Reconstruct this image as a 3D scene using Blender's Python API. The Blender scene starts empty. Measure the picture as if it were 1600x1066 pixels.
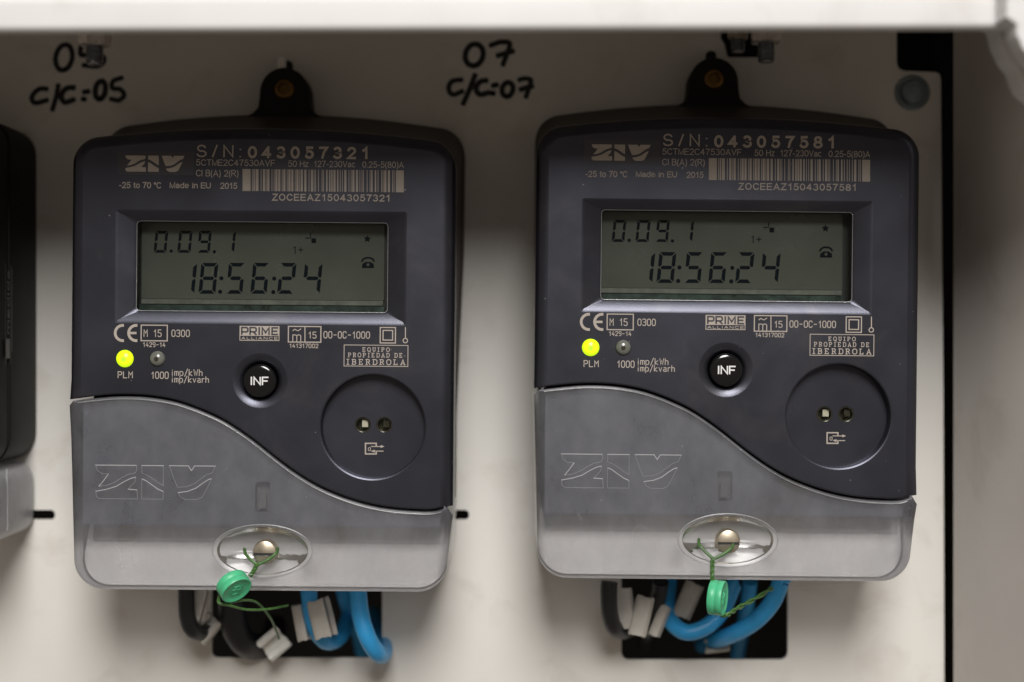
import bpy, bmesh, math, random
from mathutils import Vector, Matrix
from mathutils.geometry import delaunay_2d_cdt
random.seed(7)
S = 0.001            # everything below is written in millimetres
DIST = 510.0         # lens to the front faces of the meters
scene = bpy.context.scene
col = scene.collection

# ------------------------------------------------------------------ camera, world, lamp, exposure
cam_d = bpy.data.cameras.new('camera')
cam = bpy.data.objects.new('camera', cam_d); col.objects.link(cam)
cam.location = (0, -DIST * S, 0); cam.rotation_euler = (math.radians(90), 0, 0)
cam_d.sensor_width = 36; cam_d.lens = 36 * DIST / 320.0
cam_d.clip_start = 0.01; cam_d.clip_end = 50
cam_d.dof.use_dof = True; cam_d.dof.focus_distance = DIST * S; cam_d.dof.aperture_fstop = 5.0
scene.camera = cam
world = bpy.data.worlds.new('World'); scene.world = world; world.use_nodes = True
bg = world.node_tree.nodes['Background']
bg.inputs[0].default_value = (1.0, 0.86, 0.72, 1); bg.inputs[1].default_value = 0.18
lamp_d = bpy.data.lights.new('ceiling_lamp', 'AREA'); lamp_d.shape = 'ELLIPSE'
lamp_d.size = 0.6; lamp_d.size_y = 0.92; lamp_d.energy = 32; lamp_d.color = (1.0, 0.98, 0.95)
lamp = bpy.data.objects.new('ceiling_lamp', lamp_d); col.objects.link(lamp)
EL = math.radians(34.5); LD = 1.7
lamp.location = (0.10, -LD * math.cos(EL), LD * math.sin(EL))
lamp.rotation_euler = (Vector((0, 0, -0.02)) - lamp.location).to_track_quat('-Z', 'Y').to_euler()
vs = scene.view_settings
vs.view_transform = 'Standard'; vs.look = 'None'; vs.gamma = 1; vs.exposure = 0
scene.cycles.max_bounces = 14; scene.cycles.transparent_max_bounces = 16
scene.cycles.transmission_bounces = 10; scene.cycles.diffuse_bounces = 5
scene.cycles.use_denoising = True

# ------------------------------------------------------------------ materials
def shifted_coords(nt):       # object coordinates, moved by a random amount for each object so that no two wear alike
    tc = nt.nodes.new('ShaderNodeTexCoord'); oi = nt.nodes.new('ShaderNodeObjectInfo')
    mu = nt.nodes.new('ShaderNodeMath'); mu.operation = 'MULTIPLY'; mu.inputs[1].default_value = 3.0
    nt.links.new(oi.outputs['Random'], mu.inputs[0])
    ad = nt.nodes.new('ShaderNodeVectorMath'); ad.operation = 'ADD'
    nt.links.new(tc.outputs['Object'], ad.inputs[0]); nt.links.new(mu.outputs[0], ad.inputs[1])
    return ad.outputs[0]

def mat(name, base, rough=.5, metal=0., var=0., vscale=150., bump=0., bscale=2500., spec=.5, dust=0., coat=0., stain=None):
    m = bpy.data.materials.new(name); m.use_nodes = True
    nt = m.node_tree; N = nt.nodes; K = nt.links
    b = N['Principled BSDF']
    b.inputs['Base Color'].default_value = (*base, 1); b.inputs['Roughness'].default_value = rough
    b.inputs['Metallic'].default_value = metal; b.inputs['Specular IOR Level'].default_value = spec
    b.inputs['Coat Weight'].default_value = coat
    tc = shifted_coords(nt); src = None
    if var:
        n = N.new('ShaderNodeTexNoise'); n.inputs['Scale'].default_value = vscale; n.inputs['Detail'].default_value = 6
        K.new(tc, n.inputs['Vector'])
        r = N.new('ShaderNodeMapRange'); r.inputs['From Min'].default_value = .3; r.inputs['From Max'].default_value = .7
        r.inputs['To Min'].default_value = 1 - var; r.inputs['To Max'].default_value = 1 + var
        K.new(n.outputs['Fac'], r.inputs['Value'])
        mx = N.new('ShaderNodeMix'); mx.data_type = 'RGBA'; mx.blend_type = 'MULTIPLY'; mx.inputs[0].default_value = 1
        mx.inputs[6].default_value = (*base, 1); K.new(r.outputs[0], mx.inputs[7]); src = mx.outputs[2]
        rr = N.new('ShaderNodeMapRange'); rr.inputs['To Min'].default_value = max(.02, rough - .08); rr.inputs['To Max'].default_value = rough + .08
        K.new(n.outputs['Fac'], rr.inputs['Value']); K.new(rr.outputs[0], b.inputs['Roughness'])
    if dust:
        v = N.new('ShaderNodeTexVoronoi'); v.inputs['Scale'].default_value = 260
        K.new(tc, v.inputs['Vector'])
        sx = N.new('ShaderNodeSeparateColor'); K.new(v.outputs['Color'], sx.inputs[0])
        th = N.new('ShaderNodeMath'); th.operation = 'MULTIPLY_ADD'; th.inputs[1].default_value = .14; th.inputs[2].default_value = -.075
        K.new(sx.outputs[0], th.inputs[0])
        lt = N.new('ShaderNodeMath'); lt.operation = 'LESS_THAN'; K.new(v.outputs['Distance'], lt.inputs[0]); K.new(th.outputs[0], lt.inputs[1])
        ml = N.new('ShaderNodeMath'); ml.operation = 'MULTIPLY'; ml.inputs[1].default_value = dust; K.new(lt.outputs[0], ml.inputs[0])
        mx = N.new('ShaderNodeMix'); mx.data_type = 'RGBA'; K.new(ml.outputs[0], mx.inputs[0])
        if src: K.new(src, mx.inputs[6])
        else: mx.inputs[6].default_value = (*base, 1)
        mx.inputs[7].default_value = (.45, .43, .4, 1); src = mx.outputs[2]
    if stain:                  # soft blotches of grime
        n = N.new('ShaderNodeTexNoise'); n.inputs['Scale'].default_value = stain[1]; n.inputs['Detail'].default_value = 8; n.inputs['Roughness'].default_value = .62; n.inputs['Distortion'].default_value = .6
        K.new(tc, n.inputs['Vector'])
        r = N.new('ShaderNodeMapRange'); r.inputs['From Min'].default_value = .54; r.inputs['From Max'].default_value = .80
        r.inputs['To Min'].default_value = 0; r.inputs['To Max'].default_value = stain[2]; K.new(n.outputs['Fac'], r.inputs['Value'])
        mx = N.new('ShaderNodeMix'); mx.data_type = 'RGBA'; K.new(r.outputs[0], mx.inputs[0])
        if src: K.new(src, mx.inputs[6])
        else: mx.inputs[6].default_value = (*base, 1)
        mx.inputs[7].default_value = (*stain[0], 1); src = mx.outputs[2]
    if src: K.new(src, b.inputs['Base Color'])
    if bump:
        n = N.new('ShaderNodeTexNoise'); n.inputs['Scale'].default_value = bscale; n.inputs['Detail'].default_value = 3
        K.new(tc, n.inputs['Vector'])
        bp = N.new('ShaderNodeBump'); bp.inputs['Strength'].default_value = bump; bp.inputs['Distance'].default_value = .0002
        K.new(n.outputs['Fac'], bp.inputs['Height']); K.new(bp.outputs[0], b.inputs['Normal'])
    return m

def frosted(name, rough, milk, tint=(.93, .93, .95), clear=.25, dust=True, white=.62):
    # frosted polycarbonate: rough refraction, some straight transmission, a milky share and a gloss coat
    m = bpy.data.materials.new(name); m.use_nodes = True
    nt = m.node_tree; N = nt.nodes; K = nt.links; N.remove(N['Principled BSDF'])
    out = N['Material Output']
    rf = N.new('ShaderNodeBsdfRefraction'); rf.inputs['IOR'].default_value = 1.14; rf.inputs['Roughness'].default_value = rough
    rf.inputs['Color'].default_value = (*tint, 1)
    tr = N.new('ShaderNodeBsdfTransparent'); tr.inputs[0].default_value = (*tint, 1)
    m1 = N.new('ShaderNodeMixShader'); m1.inputs[0].default_value = clear
    K.new(rf.outputs[0], m1.inputs[1]); K.new(tr.outputs[0], m1.inputs[2])
    df = N.new('ShaderNodeBsdfDiffuse'); df.inputs[0].default_value = (white, white, white * 1.02, 1)
    tl = N.new('ShaderNodeBsdfTranslucent'); tl.inputs[0].default_value = (white * 1.1, white * 1.1, white * 1.1, 1)
    m2 = N.new('ShaderNodeMixShader'); m2.inputs[0].default_value = .5
    K.new(df.outputs[0], m2.inputs[1]); K.new(tl.outputs[0], m2.inputs[2])
    m3 = N.new('ShaderNodeMixShader'); m3.inputs[0].default_value = milk
    K.new(m1.outputs[0], m3.inputs[1]); K.new(m2.outputs[0], m3.inputs[2])
    gl = N.new('ShaderNodeBsdfGlossy'); gl.inputs['Roughness'].default_value = max(.12, rough * .7)
    fr = N.new('ShaderNodeFresnel'); fr.inputs[0].default_value = 1.45
    m4 = N.new('ShaderNodeMixShader'); K.new(fr.outputs[0], m4.inputs[0])
    K.new(m3.outputs[0], m4.inputs[1]); K.new(gl.outputs[0], m4.inputs[2])
    K.new(m4.outputs[0], out.inputs['Surface'])
    if dust:
        tc = shifted_coords(nt)
        mp = N.new('ShaderNodeMapping'); mp.inputs['Scale'].default_value = (1.25, 1, .8); K.new(tc, mp.inputs['Vector'])
        g = N.new('ShaderNodeTexNoise'); g.inputs['Scale'].default_value = 42; g.inputs['Detail'].default_value = 9; g.inputs['Roughness'].default_value = .7; g.inputs['Distortion'].default_value = .8
        K.new(tc, g.inputs['Vector'])
        gr = N.new('ShaderNodeMapRange'); gr.inputs['From Min'].default_value = .55; gr.inputs['From Max'].default_value = .78; gr.inputs['To Max'].default_value = .85
        K.new(g.outputs['Fac'], gr.inputs['Value'])
        gm = N.new('ShaderNodeMix'); gm.data_type = 'RGBA'; gm.inputs[6].default_value = (white * .96, white * .98, white * 1.07, 1); gm.inputs[7].default_value = (.42, .36, .30, 1)
        K.new(gr.outputs[0], gm.inputs[0]); K.new(gm.outputs[2], df.inputs[0])
        tc = mp.outputs[0]
        n = N.new('ShaderNodeTexNoise'); n.inputs['Scale'].default_value = 55; n.inputs['Detail'].default_value = 9; n.inputs['Roughness'].default_value = .65
        K.new(tc, n.inputs['Vector'])
        r = N.new('ShaderNodeMapRange'); r.inputs['From Min'].default_value = .35; r.inputs['From Max'].default_value = .75
        r.inputs['To Min'].default_value = milk * .62; r.inputs['To Max'].default_value = milk * 1.5
        K.new(n.outputs['Fac'], r.inputs['Value'])
        v = N.new('ShaderNodeTexVoronoi'); v.inputs['Scale'].default_value = 190; K.new(tc, v.inputs['Vector'])
        sx = N.new('ShaderNodeSeparateColor'); K.new(v.outputs['Color'], sx.inputs[0])
        th = N.new('ShaderNodeMath'); th.operation = 'MULTIPLY_ADD'; th.inputs[1].default_value = .2; th.inputs[2].default_value = -.13
        K.new(sx.outputs[0], th.inputs[0])
        lt = N.new('ShaderNodeMath'); lt.operation = 'LESS_THAN'; K.new(v.outputs['Distance'], lt.inputs[0]); K.new(th.outputs[0], lt.inputs[1])
        ad = N.new('ShaderNodeMath'); ad.operation = 'MULTIPLY_ADD'; ad.inputs[1].default_value = .25
        K.new(lt.outputs[0], ad.inputs[0]); K.new(r.outputs[0], ad.inputs[2]); K.new(ad.outputs[0], m3.inputs[0])
    return m

def clear_mat(name, ior=1.22, tint=(.92, .94, .92), rough=.03):
    m = bpy.data.materials.new(name); m.use_nodes = True
    nt = m.node_tree; N = nt.nodes; K = nt.links; N.remove(N['Principled BSDF'])
    tr = N.new('ShaderNodeBsdfTransparent'); tr.inputs[0].default_value = (*tint, 1)
    gl = N.new('ShaderNodeBsdfGlossy'); gl.inputs['Roughness'].default_value = rough
    fr = N.new('ShaderNodeFresnel'); fr.inputs[0].default_value = ior
    mx = N.new('ShaderNodeMixShader'); K.new(fr.outputs[0], mx.inputs[0]); K.new(tr.outputs[0], mx.inputs[1]); K.new(gl.outputs[0], mx.inputs[2])
    K.new(mx.outputs[0], N['Material Output'].inputs['Surface'])
    return m

def veil_mat(name, c, clear):
    m = bpy.data.materials.new(name); m.use_nodes = True
    nt = m.node_tree; N = nt.nodes; K = nt.links; N.remove(N['Principled BSDF'])
    tr = N.new('ShaderNodeBsdfTransparent'); df = N.new('ShaderNodeBsdfDiffuse'); df.inputs[0].default_value = (*c, 1)
    mx = N.new('ShaderNodeMixShader'); mx.inputs[0].default_value = clear
    K.new(df.outputs[0], mx.inputs[1]); K.new(tr.outputs[0], mx.inputs[2]); K.new(mx.outputs[0], N['Material Output'].inputs['Surface'])
    return m

def glow_mat(name, c, s):
    m = mat(name, c, .25)
    b = m.node_tree.nodes['Principled BSDF']; b.inputs['Emission Color'].default_value = (*c, 1); b.inputs['Emission Strength'].default_value = s
    return m

M = dict(
    cover=mat('blue_grey_plastic', (.058, .0595, .076), .32, .78, .10, 45, .12, 3500, dust=.6, stain=((.13, .125, .12), 38, .40)),
    housing=mat('black_plastic', (.045, .038, .032), .5, 0, .15, 60, .2, 2000),
    bounce_sheet=veil_mat('pale_bounce', (.95, .92, .89), .28),  # half-clear white for the added sheet that brightens the frosted covers
    old_black=mat('old_black_plastic', (.009, .009, .009), .55, 0, .2, 60, spec=.2),
    pale=frosted('pale_frosted_plastic', .5, .62, clear=.7, white=.7),
    inner=mat('grey_inner_plastic', (.078, .080, .096), .5, 0, .08, 90, .15),
    block=mat('terminal_plastic', (.10, .095, .09), .6, 0, .2, 50),
    printed=mat('beige_print', (.42, .365, .32), .6, 0, .06, 400),
    plate=mat('dark_print_plate', (.045, .045, .055), .35),
    lcd=mat('lcd_glass', (.090, .093, .081), .25, 0, .04, 80),
    segment=mat('lcd_segment', (.003, .006, .011), .5, spec=.05),
    ghost=mat('lcd_ghost', (.075, .078, .06), .3),
    strip=mat('lcd_edge', (.13, .13, .115), .35, 0, .25, 300),
    board=mat('green_board', (.028, .044, .040), .3, 0, .6, 320),
    well=mat('display_well', (.03, .03, .03), .35),
    black=mat('gloss_black', (.004, .004, .005), .12, 0, 0, coat=.4),
    white_print=mat('white_print', (.8, .8, .8), .5),
    lamp_on=glow_mat('lit_lamp', (.62, .95, .01), .85),
    lamp_core=glow_mat('lit_lamp_core', (.40, .62, .03), .7),
    lamp_off=mat('unlit_lamp', (.16, .165, .145), .22, 0, .1, 500, coat=.5),
    steel=mat('zinc_steel', (.66, .65, .62), .27, .92, .15, 300, .1),
    nickel=mat('nickel_screw', (.46, .40, .31), .38, .75, .2, 300, .1),
    brass=mat('brass', (.20, .11, .035), .4, .9, .2, 300),
    nut=mat('bright_zinc_nut', (.74, .68, .62), .24, .55, .25, 300),
    stud=mat('threaded_steel', (.30, .31, .33), .25, .6, .2, 500),
    screw_grey=mat('grey_screw', (.20, .24, .26), .38, .4, .15, 300),
    white_plastic=mat('white_plastic', (.84, .83, .78), .45, 0, .06, 200),
    tag=mat('tag_plastic', (.50, .47, .42), .5, 0, .1, 200, .1),
    chip=mat('sensor_chip', (.62, .54, .45), .4, 0, .1, 600),
    chip_dark=mat('sensor_dark', (.05, .045, .03), .25, .3, .3, 900),
    panel=mat('painted_panel', (.76, .735, .69), .5, 0, .04, 22, .06, 700, stain=((.42, .35, .28), 48, .40)),
    cabinet=mat('cabinet_paint', (.64, .60, .56), .45, 0, .05, 25, .06, 600, stain=((.40, .33, .27), 30, .5)),
    rail=mat('white_paint', (.72, .715, .71), .4, 0, .03, 40, .05, 500, stain=((.5, .46, .42), 45, .4)),
    dark=mat('shade_black', (.02, .02, .02), .7),  # near-black colour standing in for deep shade
    marker=mat('marker_ink', (.006, .006, .006), .55, 0, .3, 300),
    cable_black=mat('black_cable', (.012, .012, .014), .42, 0, .1, 200),
    cable_blue=mat('blue_cable', (.035, .36, .75), .38, 0, .08, 200),
    seal=mat('green_plastic', (.085, .53, .265), .38, 0, .12, 350, .2, 1800),
    wire=mat('green_wire', (.06, .145, .035), .42, 0, .35, 900),
    scratch=mat('scratch', (.30, .30, .30), .6),
    side_print=mat('grey_print', (.20, .19, .18), .5),
    frost=frosted('frosted_plastic', .45, .25, clear=.88),
    clear_frost=frosted('smooth_clear_plastic', .36, .42, dust=False, clear=.65, white=.75),
    lip=frosted('edge_highlight', .3, .75, dust=False, clear=.5, white=.9),  # whiter plastic, painted highlight for the logo's upper edges
    lens=clear_mat('clear_lens'),
)

# ------------------------------------------------------------------ geometry helpers
def W(px, py, y=0.):          # a point of the photograph at depth y (mm), world millimetres
    k = (DIST + y) / DIST / 5.
    return Vector(((px - 800) * k, y, (533 - py) * k))

def catmull(P, n=6, closed=False):
    P = [Vector(p) for p in P]; out = []
    N = len(P); segs = N if closed else N - 1
    for i in range(segs):
        if closed: a, b, c, d = P[(i - 1) % N], P[i], P[(i + 1) % N], P[(i + 2) % N]
        else: a, b, c, d = P[max(i - 1, 0)], P[i], P[i + 1], P[min(i + 2, N - 1)]
        for k in range(n):
            t = k / n
            out.append(.5 * ((2 * b) + (c - a) * t + (2 * a - 5 * b + 4 * c - d) * t * t + (3 * b - a - 3 * c + d) * t ** 3))
    if not closed: out.append(P[-1])
    return out

def area2(L):
    return sum(L[i][0] * L[(i + 1) % len(L)][1] - L[(i + 1) % len(L)][0] * L[i][1] for i in range(len(L)))

def inset(L, r):              # inset of a closed loop; r a number or one per edge (edge i: L[i]->L[i+1])
    n = len(L); s = 1 if area2(L) > 0 else -1
    rr = r if isinstance(r, (list, tuple)) else [r] * n
    out = []
    for i in range(n):
        p0, p1, p2 = Vector(L[i - 1]), Vector(L[i]), Vector(L[(i + 1) % n])
        d1 = (p1 - p0).normalized(); d2 = (p2 - p1).normalized()
        n1 = Vector((-d1.y, d1.x)) * s; n2 = Vector((-d2.y, d2.x)) * s
        r1, r2 = rr[i - 1], rr[i]
        cr = d1.x * d2.y - d1.y * d2.x
        if abs(cr) < .25:
            v = (n1 + n2).normalized(); out.append(p1 + v * ((r1 + r2) / 2) / max(.5, v.dot(n1)))
        else:
            a = p1 + n1 * r1; b = p1 + n2 * r2
            t = ((b - a).x * d2.y - (b - a).y * d2.x) / cr
            out.append(a + d1 * t)
    return out

def rrect(x0, x1, z0, z1, r, n=5):
    out = []
    for cx, cz, a in ((x1 - r, z1 - r, 0), (x0 + r, z1 - r, 90), (x0 + r, z0 + r, 180), (x1 - r, z0 + r, 270)):
        for k in range(n + 1):
            t = math.radians(a + 90 * k / n); out.append(Vector((cx + r * math.cos(t), cz + r * math.sin(t))))
    return out

def ellipse(cx, cz, a, b=None, n=48):
    b = a if b is None else b
    return [Vector((cx + a * math.cos(2 * math.pi * k / n), cz + b * math.sin(2 * math.pi * k / n))) for k in range(n)]

def inside(p, L):
    c = False; n = len(L); j = n - 1
    for i in range(n):
        if (L[i][1] > p[1]) != (L[j][1] > p[1]) and p[0] < (L[j][0] - L[i][0]) * (p[1] - L[i][1]) / (L[j][1] - L[i][1]) + L[i][0]: c = not c
        j = i
    return c

class MB:
    def __init__(s): s.v = []; s.f = []; s.sm = []
    def add(s, vs, fs, smooth=True):
        o = len(s.v); s.v += [tuple(v) for v in vs]
        for f in fs: s.f.append([o + i for i in f]); s.sm.append(smooth)
        return s
    def rows(s, rows, closed=True, smooth=True):     # rows of 3D points, same count
        n = len(rows[0]); vs = [p for r in rows for p in r]; fs = []
        for j in range(len(rows) - 1):
            for i in range(n if closed else n - 1):
                k = (i + 1) % n
                fs.append((j * n + i, j * n + k, (j + 1) * n + k, (j + 1) * n + i))
        return s.add(vs, fs, smooth)
    def loops(s, spec, smooth=True):                 # spec: [(2D loop, y), ...]
        return s.rows([[(p[0], y, p[1]) for p in L] for L, y in spec], True, smooth)
    def sheet(s, outer, holes=(), y=0.):
        vs = []; es = []
        for L in [outer] + list(holes):
            o = len(vs); n = len(L); vs += [Vector((p[0], p[1])) for p in L]; es += [(o + i, o + (i + 1) % n) for i in range(n)]
        r = delaunay_2d_cdt(vs, es, [], 1, 1e-6)
        V, F = r[0], r[2]; keep = []
        for f in F:
            c = sum((V[i] for i in f), Vector((0, 0))) / len(f)
            if inside(c, outer) and not any(inside(c, h) for h in holes): keep.append(f)
        return s.add([(p.x, y, p.y) for p in V], keep, False)
    def box(s, x0, x1, y0, y1, z0, z1):
        v = [(x, y, z) for x in (x0, x1) for y in (y0, y1) for z in (z0, z1)]
        return s.add(v, [(0, 1, 3, 2), (4, 6, 7, 5), (0, 4, 5, 1), (2, 3, 7, 6), (0, 2, 6, 4), (1, 5, 7, 3)], False)
    def prism(s, L, y0, y1, bev=0., holes=()):        # closed block: front y0, back y1
        if bev:
            I = inset(L, bev); s.sheet(I, holes, y0); s.loops([(I, y0), (inset(L, bev * .3), y0 + bev * .3), (L, y0 + bev), (L, y1)])
        else:
            s.sheet(L, holes, y0); s.loops([(L, y0), (L, y1)])
        for h in holes: s.loops([(h, y0), (h, y1)])
        return s.sheet(L, holes, y1)
    def tube(s, P, r, n=10, cap=True):
        P = [Vector(p) for p in P]; rows = []
        t = (P[1] - P[0]).normalized(); u = t.orthogonal().normalized()
        for i, p in enumerate(P):
            t2 = (P[min(i + 1, len(P) - 1)] - P[max(i - 1, 0)]).normalized()
            u = (t.rotation_difference(t2) @ u).normalized(); t = t2; w = t.cross(u)
            rad = r(i / (len(P) - 1)) if callable(r) else r
            rows.append([p + (u * math.cos(2 * math.pi * k / n) + w * math.sin(2 * math.pi * k / n)) * rad for k in range(n)])
        s.rows(rows)
        if cap:
            s.add(rows[0], [tuple(range(n))[::-1]], False); s.add(rows[-1], [tuple(range(n))], False)
        return s
    def lathe(s, prof, c, axis, n=28):               # prof: [(radius, along axis)], c centre
        axis = Vector(axis).normalized(); u = axis.orthogonal().normalized(); w = axis.cross(u); c = Vector(c)
        rows = [[c + axis * h + (u * math.cos(2 * math.pi * k / n) + w * math.sin(2 * math.pi * k / n)) * max(r, 1e-3) for k in range(n)] for r, h in prof]
        s.rows(rows)
        for R in (rows[0], rows[-1]):
            s.add(R, [tuple(range(n))], False)
        return s
    def ribbon(s, P, w, y=0., closed=False, ends=True):   # flat stroke in the xz plane
        P = [Vector((p[0], p[1])) for p in P]; n = len(P); A = []; B = []
        for i in range(n):
            a = P[i - 1] if (i or closed) else None; b = P[(i + 1) % n] if (i < n - 1 or closed) else None
            d1 = (P[i] - a).normalized() if a is not None else (b - P[i]).normalized()
            d2 = (b - P[i]).normalized() if b is not None else d1
            n1 = Vector((-d1.y, d1.x)); n2 = Vector((-d2.y, d2.x)); v = n1 + n2
            v = v.normalized() if v.length > 1e-4 else n1
            q = v * (w / 2) / max(.45, v.dot(n1)); e = Vector((0, 0))
            if ends and a is None: e = -d2 * w * .35
            if ends and b is None: e = d1 * w * .35
            A.append((P[i].x + q.x + e.x, y, P[i].y + q.y + e.y)); B.append((P[i].x - q.x + e.x, y, P[i].y - q.y + e.y))
        return s.rows([A, B], closed, False)
    def build(s, name, m, parent=None, sharp=38, label=None, weld=True):
        me = bpy.data.meshes.new(name)
        me.from_pydata([(a * S, b * S, c * S) for a, b, c in s.v], [], s.f)
        me.polygons.foreach_set('use_smooth', s.sm)
        bm = bmesh.new(); bm.from_mesh(me)
        if weld: bmesh.ops.remove_doubles(bm, verts=bm.verts, dist=2e-6)
        bmesh.ops.recalc_face_normals(bm, faces=bm.faces)
        bm.to_mesh(me); bm.free()
        keep = [False] * len(me.polygons); me.polygons.foreach_get('use_smooth', keep)
        me.set_sharp_from_angle(angle=math.radians(sharp)); me.polygons.foreach_set('use_smooth', keep)
        me.materials.append(M[m] if isinstance(m, str) else m)
        o = bpy.data.objects.new(name, me); col.objects.link(o)
        if parent: o.parent = parent
        if label: o['label'] = label
        return o

def tag(o, label=None, cat=None, group=None, kind=None):
    for k, v in (('label', label), ('category', cat), ('group', group), ('kind', kind)):
        if v: o[k] = v
    return o

def thing(name, loc, label, cat, group=None, roll=0.):
    o = bpy.data.objects.new(name, None); col.objects.link(o); o.empty_display_size = .02
    o.location = Vector(loc) * S; o.rotation_euler = (0, roll, 0)
    return tag(o, label, cat, group)

# ------------------------------------------------------------------ lettering
def AR(cx, cy, rx, ry, a0, a1, n=14):
    return [(cx + rx * math.cos(math.radians(a0 + (a1 - a0) * k / n)), cy + ry * math.sin(math.radians(a0 + (a1 - a0) * k / n))) for k in range(n + 1)]
def OV(cx, cy, rx, ry): return AR(cx, cy, rx, ry, 0, 360, 20)[:-1] + [(cx + rx, cy)]
SANS = {   # width, strokes (cap height 7)
 '0': (4.2, [OV(2.1, 3.5, 2.1, 3.5)]), '1': (3.4, [[(.5, 5.2), (1.6, 6.0), (2.4, 7), (2.4, 0)]]),
 '2': (4.2, [AR(2.1, 5.05, 1.95, 1.95, 172, -38) + [(.1, 0), (4.2, 0)]]),
 '3': (4.2, [AR(2, 5.3, 1.75, 1.7, 155, -90) + AR(2, 1.85, 2.1, 1.85, 90, -155)[1:]]),
 '4': (4.4, [[(3.1, 0), (3.1, 7)], [(3.1, 6.9), (0, 2), (4.4, 2)]]),
 '5': (4.2, [[(3.9, 7), (.9, 7), (.35, 3.5)] + AR(2.05, 2.3, 2.1, 2.3, 138, -152)]),
 '7': (4.2, [[(0, 7), (4.2, 7), (2.4, 3.8), (1.5, 0)]]),
 '8': (4.2, [OV(2.1, 5.3, 1.7, 1.7), OV(2.1, 1.8, 2.1, 1.8)]),
 'S': (4.6, [AR(2.3, 5.2, 2.0, 1.8, 15, 262) + AR(2.3, 1.75, 2.3, 1.75, 78, -165)]),
 'N': (4.6, [[(0, 0), (0, 7), (4.6, 0), (4.6, 7)]]), 'C': (5.0, [AR(2.7, 3.5, 2.7, 3.5, 38, 322, 20)]),
 'T': (4.8, [[(0, 7), (4.8, 7)], [(2.4, 7), (2.4, 0)]]), 'M': (5.4, [[(0, 0), (0, 7), (2.7, 0), (5.4, 7), (5.4, 0)]]),
 'E': (4.3, [[(4.3, 7), (0, 7), (0, 0), (4.4, 0)], [(0, 3.6), (4, 3.6)]]), 'F': (4.1, [[(4.1, 7), (0, 7), (0, 0)], [(0, 3.5), (3.5, 3.5)]]),
 'A': (5.2, [[(0, 0), (2.6, 7), (5.2, 0)], [(.9, 2.2), (4.3, 2.2)]]), 'V': (5.0, [[(0, 7), (2.5, 0), (5, 7)]]),
 'Z': (4.6, [[(.2, 7), (4.5, 7), (0, 0), (4.7, 0)]]), 'O': (5.4, [OV(2.7, 3.5, 2.7, 3.5)]),
 'H': (4.6, [[(0, 0), (0, 7)], [(4.6, 0), (4.6, 7)], [(0, 3.7), (4.6, 3.7)]]), 'U': (4.6, [[(0, 7), (0, 2.3)] + AR(2.3, 2.3, 2.3, 2.3, 180, 360) + [(4.6, 7)]]),
 'I': (.6, [[(.3, 0), (.3, 7)]]), 'L': (3.8, [[(0, 7), (0, 0), (3.8, 0)]]), 'l': (.6, [[(.3, 0), (.3, 7)]]),
 'B': (4.3, [[(0, 0), (0, 7), (2.4, 7)] + AR(2.4, 5.35, 1.6, 1.65, 90, -90) + [(0, 3.7)], [(2.4, 3.7)] + AR(2.6, 1.85, 1.8, 1.85, 90, -90) + [(0, 0)]]),
 'R': (4.7, [[(0, 0), (0, 7), (2.7, 7)] + AR(2.7, 5.25, 1.75, 1.75, 90, -90) + [(0, 3.5)], [(2.3, 3.5), (4.7, 0)]]),
 '/': (2.4, [[(0, -.1), (2.2, 7.1)]]), ':': (.8, [[(.4, 0), (.4, .5)], [(.4, 4.6), (.4, 5.1)]]), '.': (.8, [[(.4, 0), (.4, .4)]]),
 '-': (2.2, [[(0, 2.7), (2.2, 2.7)]]), '(': (1.6, [AR(3.0, 2.6, 2.8, 5.2, 125, 235)]), ')': (1.6, [AR(-1.4, 2.6, 2.8, 5.2, 55, -55)]),
 'z': (3.4, [[(.1, 5), (3.3, 5), (0, 0), (3.4, 0)]]), 'c': (3.4, [AR(1.9, 2.5, 1.9, 2.5, 48, 312)]), 'o': (3.8, [OV(1.9, 2.5, 1.9, 2.5)]),
 'a': (3.6, [AR(1.8, 3.5, 1.5, 1.5, 165, 0) + [(3.3, .6), (3.6, 0)], [(3.3, 3.0), (1.3, 2.5)] + AR(1.3, 1.25, 1.3, 1.25, 90, 300)[1:] + [(3.3, 1.4)]]),
 'd': (3.8, [OV(1.9, 2.5, 1.8, 2.5), [(3.7, 0), (3.7, 7)]]), 'e': (3.8, [[(0, 2.6), (3.7, 2.6)] + AR(1.85, 2.6, 1.85, 2.5, 0, 315)]),
 'n': (3.4, [[(0, 0), (0, 5)], [(0, 3.2)] + AR(1.7, 3.3, 1.7, 1.7, 170, 0) + [(3.4, 0)]]), 'i': (.6, [[(.3, 0), (.3, 5)], [(.3, 6.5), (.3, 6.9)]]),
 't': (1.9, [[(.9, 6.6), (.9, .8), (1.8, 0)], [(0, 5), (1.8, 5)]]), 'm': (5.6, [[(0, 0), (0, 5)], [(0, 4)] + AR(1.4, 3.6, 1.4, 1.4, 150, 0) + [(2.8, 0)], [(2.8, 4)] + AR(4.2, 3.6, 1.4, 1.4, 150, 0) + [(5.6, 0)]]),
 '\u00ba': (1.8, [OV(.9, 5.9, .9, 1.0)]), ' ': (1.6, []),
}
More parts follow.
